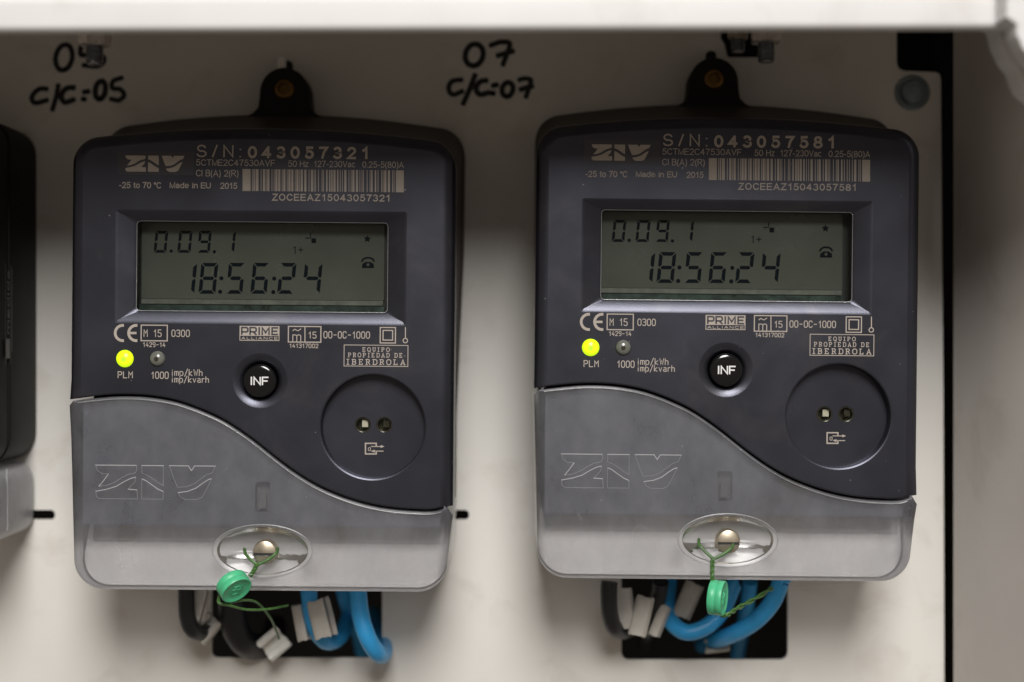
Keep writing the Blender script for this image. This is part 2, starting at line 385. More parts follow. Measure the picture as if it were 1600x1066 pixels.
def sans_text(mb, txt, x0, x1, zb, cap, y, w, gap=1.5):
    adv = []; x = 0
    for ch in txt: adv.append(x); x += SANS[ch][0] + gap
    w0 = w; cap = cap - w; zb = zb + w / 2; k = (x1 - x0 - w) / (x - gap); kz = cap / 7; i = 0
    for ch, a in zip(txt, adv):
        for P in SANS[ch][1]:
            cl = P[0] == P[-1]; Q = [(x0 + w / 2 + (a + p[0]) * k, zb + p[1] * kz) for p in (P[:-1] if cl else P)]
            if ch in ':.' or (ch == 'i' and P[0][1] > 6): mb.ribbon([(Q[0][0], Q[0][1] - w * .4), (Q[0][0], Q[0][1] + w * .5)], w, y, ends=False)
            else: mb.ribbon(Q, w, y - .003 * (i % 3), cl)
            i += 1

def oct_(x0, x1, z0, z1, c=1.):
    return [(x0, z0 + c * 1.4), (x0, z1 - c * 1.4), (x0 + c, z1), (x1 - c, z1), (x1, z1 - c * 1.4), (x1, z0 + c * 1.4), (x1 - c, z0), (x0 + c, z0), (x0, z0 + c * 1.4)]
G = {
 '0': [oct_(0, 4, 0, 7)], '1': [[(.6, 5), (2.2, 7), (2.2, 0)]],
 '2': [[(0, 5.5), (1, 7), (3, 7), (4, 5.6), (4, 4.6), (0, 0), (4, 0)]],
 '3': [[(0, 6.2), (1, 7), (3, 7), (4, 6), (4, 4.6), (3, 3.7), (1.5, 3.7)], [(3, 3.7), (4, 2.8), (4, 1), (3, 0), (1, 0), (0, .8)]],
 '4': [[(2.4, 7), (0, 2.2), (4, 2.2)], [(3, 4), (3, 0)]],
 '5': [[(3.8, 7), (.4, 7), (.2, 4), (3, 4), (4, 3), (4, 1), (3, 0), (1, 0), (0, .8)]],
 '7': [[(0, 7), (4, 7), (1.5, 0)]],
 '9': [[(4, 4.4), (3, 3.3), (1, 3.3), (0, 4.3), (0, 6), (1, 7), (3, 7), (4, 6), (4, 2), (3, 0), (1, 0)]],
 'M': [[(0, 0), (0, 7), (2, 3.5), (4, 7), (4, 0)]], 'P': [[(0, 0), (0, 7), (3, 7), (4, 6), (4, 4.4), (3, 3.4), (0, 3.4)]],
 'L': [[(0, 7), (0, 0), (3.8, 0)]], 'C': [[(4, 5.6), (3, 7), (1, 7), (0, 5.6), (0, 1.4), (1, 0), (3, 0), (4, 1.4)]],
 'i': [[(1, 0), (1, 4.2)], [(1, 6.0), (1, 6.3)]], 'm': [[(0, 0), (0, 4.6), (1.6, 4.6), (2.3, 4), (2.3, 0)], [(2.3, 4), (3, 4.6), (4, 4.6), (4.6, 4), (4.6, 0)]],
 'p': [[(0, -2), (0, 4.6), (2.8, 4.6), (3.8, 3.6), (3.8, 1), (2.8, 0), (0, 0)]], '/': [[(0, -1), (3.6, 7.6)]],
 'k': [[(0, 0), (0, 7)], [(3.4, 4.6), (0, 2), (3.6, 0)]], 'W': [[(0, 7), (1.2, 0), (2.4, 5), (3.6, 0), (4.8, 7)]],
 'h': [[(0, 0), (0, 7)], [(0, 4.2), (1, 4.6), (2.6, 4.6), (3.5, 3.8), (3.5, 0)]], 'v': [[(0, 4.6), (1.8, 0), (3.6, 4.6)]],
 'a': [[(.4, 4.6), (2.6, 4.6), (3.5, 3.8), (3.5, 0), (1, 0), (0, .8), (0, 1.8), (1, 2.6), (3.5, 2.6)]],
 'r': [[(0, 0), (0, 4.6)], [(0, 3.6), (1.2, 4.6), (2.8, 4.6)]], '-': [[(.4, 3.4), (3.4, 3.4)]], ' ': [],
}
GW = {'1': 3.2, 'i': 2, 'm': 4.6, 'W': 4.8, 'r': 2.8, '/': 3.6}
def stroke_text(mb, txt, x0, x1, zb, cap, y, w):
    adv = []; x = 0
    for ch in txt: adv.append(x); x += GW.get(ch, 4) + 1.9
    k = (x1 - x0) / (x - 1.9); kz = cap / 7; i = 0
    for ch, a in zip(txt, adv):
        for P in G[ch]:
            cl = P[0] == P[-1]; Q = [(x0 + (a + p[0]) * k, zb + p[1] * kz) for p in (P[:-1] if cl else P)]
            mb.ribbon(Q, w, y - .003 * (i % 3), cl); i += 1

SER = {
 'E': [[(.8, 0), (.8, 7)], [(0, 7), (4, 7), (4, 5.8)], [(0, 0), (4, 0), (4, 1.4)], [(.8, 3.6), (3, 3.6)]],
 'I': [[(1.5, 0), (1.5, 7)], [(.3, 0), (2.7, 0)], [(.3, 7), (2.7, 7)]],
 'P': [[(.8, 0), (.8, 7)], [(0, 0), (2, 0)], [(0, 7), (3.2, 7), (4.2, 6.2), (4.2, 4.2), (3.2, 3.3), (.8, 3.3)]],
 'O': [oct_(0, 4.8, 0, 7, 1.3)], 'Q': [oct_(0, 4.8, 0, 7, 1.3), [(2.6, 1.2), (4.8, -1.4)]],
 'U': [[(.8, 7), (.8, 1.6), (1.8, 0), (3.2, 0), (4.2, 1.6), (4.2, 7)], [(0, 7), (1.8, 7)], [(3.3, 7), (5, 7)]],
 'R': [[(.8, 0), (.8, 7)], [(0, 0), (2, 0)], [(0, 7), (3.2, 7), (4, 6.2), (4, 4.4), (3.2, 3.5), (.8, 3.5)], [(2.4, 3.5), (4.6, 0)]],
 'D': [[(.8, 0), (.8, 7)], [(0, 7), (3.4, 7), (4.8, 5.4), (4.8, 1.6), (3.4, 0), (0, 0)]],
 'A': [[(.6, 0), (2.6, 7), (4.6, 0)], [(1.3, 2.3), (3.9, 2.3)], [(-.1, 0), (1.4, 0)], [(3.8, 0), (5.3, 0)]],
 'B': [[(.8, 0), (.8, 7)], [(0, 7), (3.2, 7), (4, 6.2), (4, 4.5), (3.2, 3.7), (.8, 3.7)], [(3.2, 3.7), (4.3, 2.7), (4.3, 1), (3.3, 0), (0, 0)]],
 'L': [[(.8, 0), (.8, 7)], [(0, 7), (2, 7)], [(0, 0), (4, 0), (4, 1.6)]], ' ': [], '.': [[(.4, 2.6), (1.0, 2.6)]],
}
def serif_text(mb, txt, x0, x1, zb, cap, y, w, gap=3.0):
    wd = {'I': 3, '.': 1.2, ' ': 2}; adv = []; x = 0
    for ch in txt: adv.append(x); x += wd.get(ch, 4.8) + gap
    k = (x1 - x0) / (x - gap); kz = cap / 7; i = 0
    for ch, a in zip(txt, adv):
        for P in SER[ch]:
            cl = P[0] == P[-1]; Q = [(x0 + (a + p[0]) * k, zb + p[1] * kz) for p in (P[:-1] if cl else P)]
            mb.ribbon(Q, w, y - .003 * (i % 4), cl); i += 1

C128 = ('212222,222122,222221,121223,121322,131222,122213,122312,132212,221213,221312,231212,112232,122132,122231,113222,123122,123221,223211,221132,221231,213212,223112,312131,311222,321122,321221,312212,322112,322211,212123,212321,232121,111323,131123,131321,112313,132113,132311,211313,231113,231311,112133,112331,132131,113123,113321,133121,313121,211331,231131,213113,213311,213131,311123,311321,331121,312113,312311,332111,314111,221411,431111,111224,111422,121124,121421,141122,141221,112214,112412,122114,122411,142112,142211,241211,221114,413111,241112,134111,111242,121142,121241,114212,124112,124211,411212,421112,421211,212141,214121,412121,111143,111341,131141,114113,114311,411113,411311,113141,114131,311141,411131,211412,211214,211232').split(',')
def barcode_widths(txt):
    head, digits = txt[:7], txt[7:]
    codes = [104] + [ord(c) - 32 for c in head] + [99] + [int(digits[i:i + 2]) for i in range(0, 10, 2)] + [100] + [ord(c) - 32 for c in digits[10:]]
    chk = (codes[0] + sum(i * c for i, c in enumerate(codes))) % 103
    return [int(c) for k in codes + [chk] for c in C128[k]] + [2, 3, 3, 1, 1, 1, 2]

LOGO = [
 [(0, 0), (.335, 0), (.345, .1), (.33, .22), (.27, .27), (.22, .36), (.16, .5), (.09, .60), (.025, .63), (.06, .48), (.105, .26), (.05, .25), (.01, .15)],
 [(.0, .78), (.09, .72), (.17, .63), (.24, .48), (.29, .39), (.335, .35), (.325, .5), (.27, .71), (.345, .73), (.35, 1), (.03, 1), (.005, .93)],
 [(.385, 0), (.565, 0), (.565, .60), (.52, .50), (.46, .35), (.42, .27), (.385, .23)],
 [(.385, .40), (.42, .45), (.46, .55), (.52, .70), (.565, .77), (.565, 1), (.385, 1)],
 [(.615, 0), (.775, 0), (.80, .14), (.825, 0), (1, 0), (.975, .2), (.93, .25), (.88, .38), (.82, .54), (.76, .62), (.685, .64), (.655, .4)],
 [(.69, .80), (.77, .76), (.84, .66), (.90, .50), (.945, .40), (.97, .38), (.91, .82), (.89, .93), (.85, 1), (.75, 1), (.71, .93)],
]
def logo(mb, P, bbox, y, h=0.):
    x0, z0 = P(bbox[0], bbox[1]); x1, z1 = P(bbox[2], bbox[3])
    for poly in LOGO:
        L = [Vector((x0 + (x1 - x0) * u, z0 + (z1 - z0) * v)) for u, v in poly]
        if h: mb.prism(L, y - h, y + .02, .14)
        else: mb.sheet(L, (), y)

SEG = {'0': 'abcdef', '1': 'bc', '2': 'abged', '4': 'fgbc', '5': 'afgcd', '6': 'afgecd', '8': 'abcdefg', '9': 'abcfgd'}
def seven(mb, segs, x0, x1, z0, z1, w, y, slant=.09):
    g = w * .14; m = (z0 + z1) / 2
    def q(pts): mb.add([(x + (z - z0) * slant, y, z) for x, z in pts], [tuple(range(len(pts)))], False)
    for s_ in segs:
        if s_ == 'a': q([(x0 + g * 2, z1), (x1 - g * 2, z1), (x1 - w - g, z1 - w), (x0 + w + g, z1 - w)])
        if s_ == 'd': q([(x0 + g * 2, z0), (x1 - g * 2, z0), (x1 - w - g, z0 + w), (x0 + w + g, z0 + w)])
        if s_ == 'g': q([(x0 + w * .6 + g, m), (x0 + w + g, m + w / 2), (x1 - w - g, m + w / 2), (x1 - w * .6 - g, m), (x1 - w - g, m - w / 2), (x0 + w + g, m - w / 2)])
        for c, X, sg in (('f', x0, 1), ('e', x0, 1), ('b', x1, -1), ('c', x1, -1)):
            if s_ == c:
                if c in 'fb': q([(X, z1 - g * 2), (X + sg * w, z1 - w - g), (X + sg * w, m + w * .55 + g), (X + sg * w * .45, m + g), (X, m + w * .4)])
                else: q([(X, z0 + g * 2), (X + sg * w, z0 + w + g), (X + sg * w, m - w * .55 - g), (X + sg * w * .45, m - g), (X, m - w * .4)])

# ------------------------------------------------------------------ the cabinet
cab = thing('meter_cabinet', (0, 60, 0), 'white painted cabinet with a thick top rail and a ragged right corner', 'cabinet')
CB = Vector((0, 60, 0))
def in_cab(mb, name, m, label=None):
    mb.v = [(a - CB.x, b - CB.y, c - CB.z) for a, b, c in mb.v]
    return mb.build(name, m, cab, label=label)
# top rail: rounded sheet-metal lip running along the front
prof = []
zb, yf, r = W(0, 48.5, -75).z, -77., 1.8
for k in range(9):
    t = math.radians(180 + 90 * k / 8); prof.append((yf + r + r * math.cos(t), zb + r + r * math.sin(t)))
prof = [(yf + 1.6, zb + 60), (yf + 1.6, zb + 9.4), (yf + .9, zb + 8.4), (yf, zb + 7.6)] + prof + [(yf + 4, zb), (yf + 4, zb + 60)]
rows = []
for x in (-420, 150): rows.append([(x, y, z - x * -.0032) for y, z in prof])
mb = MB(); mb.rows(rows); mb.add(rows[0], [tuple(range(len(prof)))], False); mb.add(rows[1], [tuple(range(len(prof)))], False)
in_cab(mb, 'top_rail', 'rail')
mb = MB(); mb.box(-420, 230, -72.5, 160, 134, 137); in_cab(mb, 'ceiling_plate', 'cabinet')
mb = MB(); mb.box(-420, 230, 157, 160, -260, 146); in_cab(mb, 'back_plate', 'dark')  # unlit depth behind the cut-outs put into its near-black colour
side = [(171, -48), (166, -20), (157.0, 15), (152.2, 36), (151.0, 45), (151.2, 49), (158, 52), (162, 50), (168, 46), (174, -48)]
mb = MB(); rows = [[(x, y, z) for x, y in side] for z in (-260, 80, 84, 146)]
for i, p in enumerate(rows[2]): rows[2][i] = (p[0] + (0 if p[1] > 45 else 2.0), p[1], p[2])
for i, p in enumerate(rows[3]): rows[3][i] = (p[0] + (0 if p[1] > 45 else 2.0), p[1], p[2])
mb.rows(rows); in_cab(mb, 'side_wall', 'cabinet')
mb = MB(); mb.box(172, 175, 40, 157, -260, 134); in_cab(mb, 'side_return', 'dark')  # shade of the gap beside the panel put into its black colour
def jag(P, y0, y1, amp, name, label, bev):
    L = []
    for i in range(len(P)):
        a = W(*P[i], y0); b = W(*P[(i + 1) % len(P)], y0)
        n = max(1, int((b - a).length / 1.2))
        for k in range(n):
            p = a.lerp(b, k / n); L.append(Vector((p.x + random.uniform(-amp, amp), p.z + random.uniform(-amp, amp))))
    mb = MB(); mb.prism(L, y0, y1, bev); return in_cab(mb, name, 'rail', label)
jag([(1532, -330), (1534, 30), (1556, 40), (1561, 58), (1565, 74), (1576, 92), (1588, 106), (1592, 118), (1602, 142), (1640, 170), (1760, 170), (1760, -330)], -70, -60, .18, 'torn_corner', 'ragged white corner of the frame', .8)
jag([(1576, -330), (1572, 26), (1580, 33), (1588, 40), (1588, 56), (1598, 76), (1612, 92), (1650, 120), (1770, 120), (1770, -330)], -86, -76, .15, 'torn_flange', None, .9)

# mounting panel with its cut-outs
PY = 57.0
def PP(px, py): p = W(px, py, PY); return Vector((p.x, p.z))
pw = [(-150, -90), (1124, -90), (1126, 60), (1132, 70), (1136, 88), (1140, 90), (1184, 90), (1186, 86), (1186, -90), (1401, -90), (1401, 98), (1404, 107), (1412, 111), (1462, 113), (1468, 116), (1470, 124), (1474, 600), (1476, 1200), (-150, 1200)]
outer = [PP(*p) for p in pw]
def hole(x0, x1, y0, y1, r):
    a = PP(x0, y1); b = PP(x1, y0); return rrect(a.x, b.x, a.y, b.y, r, 5)
holes = [hole(331, 597, 860, 1028, 2.2), hole(971, 1231, 850, 1031, 2.6), hole(30, 86, 797, 812, 1.5), hole(690, 733, 797, 812, 1.5), hole(440, 452, 60, 92, 1.2)][:4]
panel = thing('mounting_panel', (0, PY, 0), 'cream painted steel mounting panel with cable cut-outs and black marker writing', 'panel')
mb = MB(); mb.prism([p for p in outer], 0, 1.6, 0, holes); mb.build('panel_sheet', 'panel', panel)
def handwriting(strokes, w):
    mb = MB(); i = 0
    for kind, P in strokes:
        if kind == 'o':
            cx, cy, a, b, tilt = P; Q = []
            for k in range(26):
                t = 2 * math.pi * k / 24 + 1.2; x = a * math.cos(t); y_ = b * math.sin(t)
                Q.append(PP(cx + x - y_ * tilt, cy + y_))
            Q = [Vector((q.x, q.y)) for q in Q]
        else:
            Q = catmull([PP(*p) for p in P], 5) if kind == 's' else [PP(*p) for p in P]
        n = len(Q); Q = [q + Vector((random.uniform(-.05, .05), random.uniform(-.05, .05))) for q in Q]
        mb.ribbon(Q, w * random.uniform(.92, 1.08), -.12 - .01 * i)
        for e in (Q[0], Q[-1]): mb.sheet(ellipse(e.x, e.y, w * .49, n=12), (), -.125 - .01 * i)
        i += 1
    mb.build('handwriting', 'marker', panel, weld=False)
W_INK = 1.85
handwriting([('o', (100, 90, 13, 20, .12)), ('s', [(160, 68), (140, 69), (128, 71), (127, 86), (145, 84), (160, 88), (162, 97), (151, 104), (131, 102)])], W_INK)
handwriting([('s', [(73, 139), (60, 140), (50, 152), (55, 161), (73, 157)]), ('l', [(91, 134), (88, 152), (82, 171)]), ('s', [(115, 137), (103, 139), (96, 150), (101, 160), (115, 156)]),
             ('l', [(132, 144), (138, 143)]), ('l', [(130, 155), (132, 155.4)]), ('o', (157, 141, 8, 14, .12)), ('s', [(190, 122), (177, 127), (176, 138), (188, 140), (194, 149), (186, 157), (174, 155)])], W_INK)
handwriting([('o', (741, 86, 14, 17, .1)), ('s', [(767, 71), (782, 66), (796, 68), (793, 82), (786, 101)]), ('l', [(778, 87), (801, 80)])], W_INK)
handwriting([('s', [(721, 125), (707, 127), (701, 138), (707, 148), (722, 143)]), ('l', [(742, 118), (734, 140), (724, 162)]), ('s', [(760, 126), (750, 128), (744, 139), (750, 148), (763, 145)]),
             ('l', [(771, 134), (776, 133)]), ('l', [(769, 146), (771, 146)]), ('o', (793, 140, 8.5, 11, .1)), ('s', [(812, 125), (820, 123), (829, 125), (828, 134), (822, 151)]), ('l', [(814, 140), (831, 135)])], W_INK)

# panel fixing screw, hanging bolts
def dome_screw(c, r, name, label, cat, m, slot=True):
    t = thing(name, c, label, cat)
    mb = MB(); mb.lathe([(r * 1.35, 1.4), (r * 1.35, .7), (r * 1.2, .4)], (0, -1.4, 0), (0, 1, 0)); mb.build('washer', m, t)
    mb = MB(); mb.lathe([(r, -.9), (r, -2.2), (r * .85, -3.0), (r * .4, -3.4)], (0, 0, 0), (0, 1, 0)); mb.build('head', m, t)
    if slot:
        mb = MB(); mb.box(-r * .8, r * .8, -3.46, -3.0, -.35, .35); mb.build('slot', 'dark', t)
    return t
dome_screw(W(1425, 145, PY), 4.5, 'panel_screw', 'round grey screw at the upper right corner of the panel', 'screw', 'screw_grey', False)
def bolt(px, ytop, ynut, yend, y, rn, rs, name, label, m='steel', rot=.3):
    c = W(px, ytop, y); t = thing(name, c, label, 'bolt', 'bolts hanging under the top rail', 0)
    zn = W(px, ynut, y).z - c.z; ze = W(px, yend, y).z - c.z
    mb = MB(); L = [(rn * math.cos(rot + k * math.pi / 3), rn * math.sin(rot + k * math.pi / 3)) for k in range(6)]
    rows = [[(a * f, b * f, z) for a, b in L] for f, z in ((.9, 8), (.9, 8), (1, 7.4), (1, zn + .5), (.92, zn))]
    mb.rows(rows, True, False); mb.add(rows[0], [tuple(range(6))], False); mb.add(rows[-1], [tuple(range(6))], False)
    mb.build('nut', 'nut' if m == 'steel' else m, t)
    mb = MB(); z = 7.9; prof = []
    while z > ze + .8: prof += [(rs, z), (rs * .86, z - .4)]; z -= .8
    prof += [(rs * .8, ze)]; mb.lathe(prof, (0, 0, 0), (0, 0, 1), 20); mb.build('threaded_stud', 'stud', t)
    mb = MB(); mb.lathe([(rn * 1.35, 9.4), (rn * 1.35, 8.1)], (0, 0, 0), (0, 0, 1)); mb.build('washer', m, t)
bolt(148, 46, 73, 102, 30, 5.4, 3.0, 'hanging_bolt', 'zinc bolt hanging over the handwritten 05 at the left')
bolt(1153, 40, 62, 82, 42, 3.6, 2.5, 'hanging_bolt', 'short bolt in front of the black notch of the panel', 'nickel', .1)
bolt(1197, 40, 68, 98, 30, 5.4, 2.9, 'hanging_bolt', 'long zinc bolt just right of the black notch of the panel', 'steel', .5)

# ------------------------------------------------------------------ the two meters
S_CURVE = [(108, 625.5), (130, 623), (152, 620.5), (175, 618.5), (200, 618), (225, 619), (250, 622), (275, 627), (300, 635), (325, 645), (350, 657), (375, 673), (400, 691), (425, 711), (450, 730), (475, 747), (500, 761), (525, 772), (550, 781), (575, 788), (600, 793), (625, 796), (650, 797.5), (672, 798), (690, 794.5), (714, 783)]

def build_meter(o_px, roll, serial, label, dot, lampdim):
    O = W(*o_px, 0)
    root = thing('electricity_meter', O, label, 'electricity meter', 'grey electricity meters on the panel', roll)
    ct, st = math.cos(.0087), math.sin(.0087)
    O0 = W(412, 560, 0)
    def L(px, py, y=0.):            # photo pixel of the left meter -> local x, z at depth y
        w = W(px, py, y) - O0
        return Vector((w.x * ct - w.z * st, w.x * st + w.z * ct))
    def part(mb, name, m, parent=None, **k): return mb.build(name, m, parent or root, **k)
    top = lambda x: 72.4 - 3.3 * (x / 53.) ** 2
    HW = 60.2; XO = -0.75
    sc = [L(*p) for p in S_CURVE]; sc = catmull(sc, 3)
    sc = [p for p in sc if -HW + XO + .3 < p.x < HW + XO - .3]
    zl = sc[0].y; zr = sc[-1].y
    # ---- outline of the upper cover, clockwise from the lower left corner
    rc = 9.; arc_l = []; arc_r = []
    zc = top(HW - rc) - rc
    for k in range(11):
        t = math.radians(180 - 86 * k / 10); arc_l.append(Vector((-HW + rc + rc * math.cos(t), zc + rc * math.sin(t))))
    xs = [-HW + rc + rc * math.cos(math.radians(94)) + i * (2 * (HW - rc) - 2 * rc * math.cos(math.radians(94))) / 30 for i in range(31)]
    arch = [Vector((x, top(x))) for x in xs[1:-1]]
    d = arc_l[-1].y - top(arc_l[-1].x)
    for p in arc_l: p.y -= d * max(0, (p.y - zc) / rc)
    arc_r = [Vector((-p.x, p.y)) for p in reversed(arc_l)]
    nz = 12
    left = [Vector((-HW, zl + (zc - zl) * i / nz)) for i in range(nz)]
    right = [Vector((HW, zc + (zr - zc) * (i + 1) / nz)) for i in range(nz)]
    gap = .35
    for p in left + arc_l + arch + arc_r + right: p.x += XO
    up = left + arc_l + arch + arc_r + right + [Vector((p.x, p.y + gap)) for p in reversed(sc[1:-1])]
    n_out = len(left) + len(arc_l) + len(arch) + len(arc_r) + len(right)
    rad = [4.0] * (n_out - 1) + [.55] * (len(up) - n_out + 1)
    def ins(f): return inset(up, [q * f for q in rad])
    # holes in the face
    a, b = L(179, 505), L(636, 331); bez_o = rrect(a.x, b.x, a.y, b.y, .8, 5)
    YB = 1.5
    a, b = L(212, 486, YB), L(607, 348, YB); bez_i = rrect(a.x, b.x, a.y, b.y, 1.3, 5)
    bc = L(406.5, 595); dish_o = ellipse(bc.x, bc.y, 8.6, n=40)
    pc = L(582.5, 667); port_o = ellipse(pc.x, pc.y, 16.8, n=72)
    l1 = L(195, 560.5); l2 = L(246, 560.5)
    led1 = ellipse(l1.x, l1.y, 2.75, n=24); led2 = ellipse(l2.x, l2.y, 2.5, n=24)
    face = MB()
    face.sheet(ins(1), [bez_o, dish_o, port_o, led1, led2], 0)
    spec = []
    for k in range(8):
        t = math.radians(90 * k / 7); spec.append((ins(1 - math.sin(t)), (1 - math.cos(t))))
    rows = []
    rad_v = [(rad[i - 1] + rad[i]) / 2 for i in range(len(up))]
    for loop, f in spec: rows.append([(p.x, f * rad_v[i], p.y) for i, p in enumerate(loop)])
    rows.append([(p.x, 18., p.y) for p in up]); face.rows(rows)
    # bezel funnel, button dish, port recess, lamp holes
    mid = [(p * .12 + q * .88) for p, q in zip(bez_o, bez_i)]
    face.loops([(bez_o, 0), (inset(bez_o, .5), .045), (inset(bez_o, 1.1), .24), (mid, YB - .35)]); face.loops([(mid, YB - .35), (bez_i, YB), (bez_i, YB + 1.2)])
    face.loops([(ellipse(bc.x, bc.y, r_, n=40), y_) for r_, y_ in ((8.6, 0), (8.25, .05), (7.4, .30), (6.5, .62), (6.05, .95), (5.65, 1.7), (5.4, 2.5))]); face.loops([(ellipse(bc.x, bc.y, 5.4, n=40), 2.5), (ellipse(bc.x, bc.y, 5.4, n=40), 5)])
    PD = 4.6
    face.loops([(port_o, 0), (ellipse(pc.x, pc.y, 16.7, n=72), .03), (ellipse(pc.x, pc.y, 16.35, n=72), .16), (ellipse(pc.x, pc.y, 16.25, n=72), .5), (ellipse(pc.x, pc.y, 16.15, n=72), PD - .25), (ellipse(pc.x, pc.y, 16.1, n=72), PD)])
    h1 = L(567, 664, PD); h2 = L(600.5, 664, PD)
    eh1 = ellipse(h1.x, h1.y, 2.5, n=28); eh2 = ellipse(h2.x, h2.y, 2.5, n=28)
    face.sheet(ellipse(pc.x, pc.y, 16.1, n=72), [eh1, eh2], PD)
    for e in (eh1, eh2): face.loops([(e, PD), (e, PD + 4)])
    for e in (led1, led2): face.loops([(e, 0), (e, 3)])
    cover = part(face, 'front_cover', 'cover')
    # ---- housing behind, with the mounting ear
    bt = lambda x: 82.3 - 4.6 * (x / 55.) ** 2
    hb = []
    for z in (-50, -20, 10, 35): hb.append(Vector((-58.6 - max(0, z + 20) * .036, z)))
    for k in range(9):
        t = math.radians(180 - 80 * k / 8); hb.append(Vector((-60.8 + 9 + 9 * math.cos(t), bt(52) - 9 + 9 * math.sin(t))))
    ec = L(447, 147, 48); ex = ec.x; ez = ec.y; er = 8.3
    for x in range(-44, 45, 8): hb.append(Vector((x, bt(x))))
    for k in range(9):
        t = math.radians(80 - 80 * k / 8); hb.append(Vector((60.8 - 9 + 9 * math.cos(t), bt(52) - 9 + 9 * math.sin(t))))
    for z in (35, 10, -20, -50): hb.append(Vector((58.6 + max(0, z + 20) * .036, z)))
    # front ring of the housing: same count, pulled in under the cover
    hf = [Vector((max(-59, min(59, p.x * .965)), min(p.y, top(p.x * .965) - .6 if abs(p.x) < 50 else p.y - 9.5))) for p in hb]
    hm = [p * .5 + q * .5 for p, q in zip(hb, hf)]
    mb = MB(); eh = ellipse(ex, ez + 1, 3.6, n=28)
    mb.loops([(hf, 16), (hm, 33), (inset(hb, .5), 43.5), (hb, 44.2), (hb, 56.9)]); mb.sheet(hb, [], 56.9)
    mb.sheet(inset(hb, .5), [], 43.55)
    part(mb, 'housing', 'housing')
    ear = [Vector((ex - 14, bt(ex - 14) - 1.0)), Vector((ex - 10.8, bt(ex - 11) + .5)), Vector((ex - 8.9, bt(ex) + 2.2)), Vector((ex - 8.4, ez - 2))]
    for k in range(21):
        t = math.radians(180 - 180 * k / 20); ear.append(Vector((ex + er * math.cos(t), ez + er * math.sin(t))))
    ear += [Vector((ex + 8.4, ez - 2)), Vector((ex + 8.9, bt(ex) + 2.2)), Vector((ex + 10.8, bt(ex + 11) + .5)), Vector((ex + 14, bt(ex + 14) - 1.0)), Vector((ex + 10, bt(ex) - 4)), Vector((ex - 10, bt(ex) - 4))]
    mb = MB(); mb.prism(ear, 43.1, 56.7, .7, [eh]); part(mb, 'mounting_ear', 'old_black')
    mb = MB(); mb.lathe([(3.3, 46.4), (3.3, 44.2), (2.9, 43.9), (2.0, 43.9), (1.8, 45.6), (.3, 45.6)], (ex, -.9, ez + 1), (0, 1, 0)); part(mb, 'fixing_screw', 'brass')
    mb = MB()
    nub = L(448, 101, 50); mb.lathe([(1.9, -4), (1.9, 1.2), (1.5, 2.2), (.4, 2.7)], (nub.x, 52, nub.y - 1), (0, 0, 1), 16); part(mb, 'ear_nub', 'old_black')
    # ---- inner body and terminal block seen through the frosted cover
    il, ir, zbtm = L(128, 800, 4).x, L(689, 820, 4).x, L(400, 823, 4).y
    tp = [Vector((p.x, p.y - 1.2)) for p in sc if il + .4 < p.x < ir - .4]
    body = [Vector((il, zbtm)), Vector((il, tp[0].y))] + tp + [Vector((ir, tp[-1].y)), Vector((ir, zbtm))]
    q0 = L(399, 753, 4); q1 = L(422, 800, 4); slot = rrect(q0.x, q1.x, q1.y, q0.y, .8, 3)
    mb = MB(); mb.prism(body, 4.0, 15.9, .5, [slot]); ib = part(mb, 'terminal_body', 'inner')
    mb = MB(); mb.prism(rrect(q0.x + .1, q1.x - .1, q1.y + .1, q0.y - .1, .7, 3), 7.5, 15.0); mb.box(q0.x + 1.2, q1.x - 1.4, 5.2, 7.45, q1.y + 1, q1.y + 5.5); part(mb, 'latch_pocket', 'block')
    mb = MB(); mb.box(-56, 56, 24, 56.8, -56, -50.2)
    part(mb, 'terminal_block', 'block')
    # ---- frosted terminal cover
    zb2 = L(412, 925).y; xb = 58.6; rb = 9.5; bot = []
    for k in range(11):
        t = math.radians(0 - 90 * k / 10); bot.append(Vector((xb - rb + rb * math.cos(t), zb2 + rb + rb * math.sin(t))))
    bot2 = [Vector((-p.x, p.y)) for p in reversed(bot)]
    for p in bot + bot2: p.x += XO
    sh = [Vector((p.x, p.y - gap)) for p in sc]
    c1 = Vector((HW + XO, zr - gap - 2.6)); c0 = Vector((-HW + XO, zl - gap - 1.6))
    sh = [p for p in sh if -HW + XO + 1.2 < p.x < HW + XO - 1.4]
    midr = [c1 * (1 - f) + bot[0] * f for f in (.33, .66)]; midl = [bot2[-1] * (1 - f) + c0 * f for f in (.2, .4, .6, .8)]
    tl = [c0] + sh + [c1] + midr + bot + [bot[-1] * (1 - f) + bot2[0] * f for f in (.2, .4, .6, .8)] + bot2 + midl
    n_s = len(sh) + 1
    so = [Vector((58.4, zbtm))] + [Vector((p.x * .996, p.y + .35)) for p in bot] + [Vector((p.x * .996, p.y + .35)) for p in bot2] + [Vector((-58.4, zbtm))]
    mb = MB(); mb.sheet(so, (), 0); mb.v = [(x, 19.5 - 10 * (zbtm - z) / 20, z) for x, y, z in mb.v]; part(mb, 'added_bounce_sheet', 'bounce_sheet')  # pale sheet added behind the cover to brighten its lower part
    rt = [.5] * n_s + [3.0] * (len(tl) - n_s)
    rtv = [(rt[i - 1] + rt[i]) / 2 for i in range(len(tl))]
    ec2 = L(410, 861); ea, eb = 15.6, 8.2
    dish_e = ellipse(ec2.x, ec2.y, ea, eb, 56)
    mb = MB()
    f0 = inset(tl, rt); mb.sheet(f0, [dish_e], 0)
    rows = []
    for k in range(7):
        t = math.radians(90 * k / 6); lo = inset(tl, [q * (1 - math.sin(t)) for q in rt]); rows.append([(p.x, (1 - math.cos(t)) * rtv[i], p.y) for i, p in enumerate(lo)])
    rows.append([(p.x, 48., p.y) for p in tl]); mb.rows(rows)
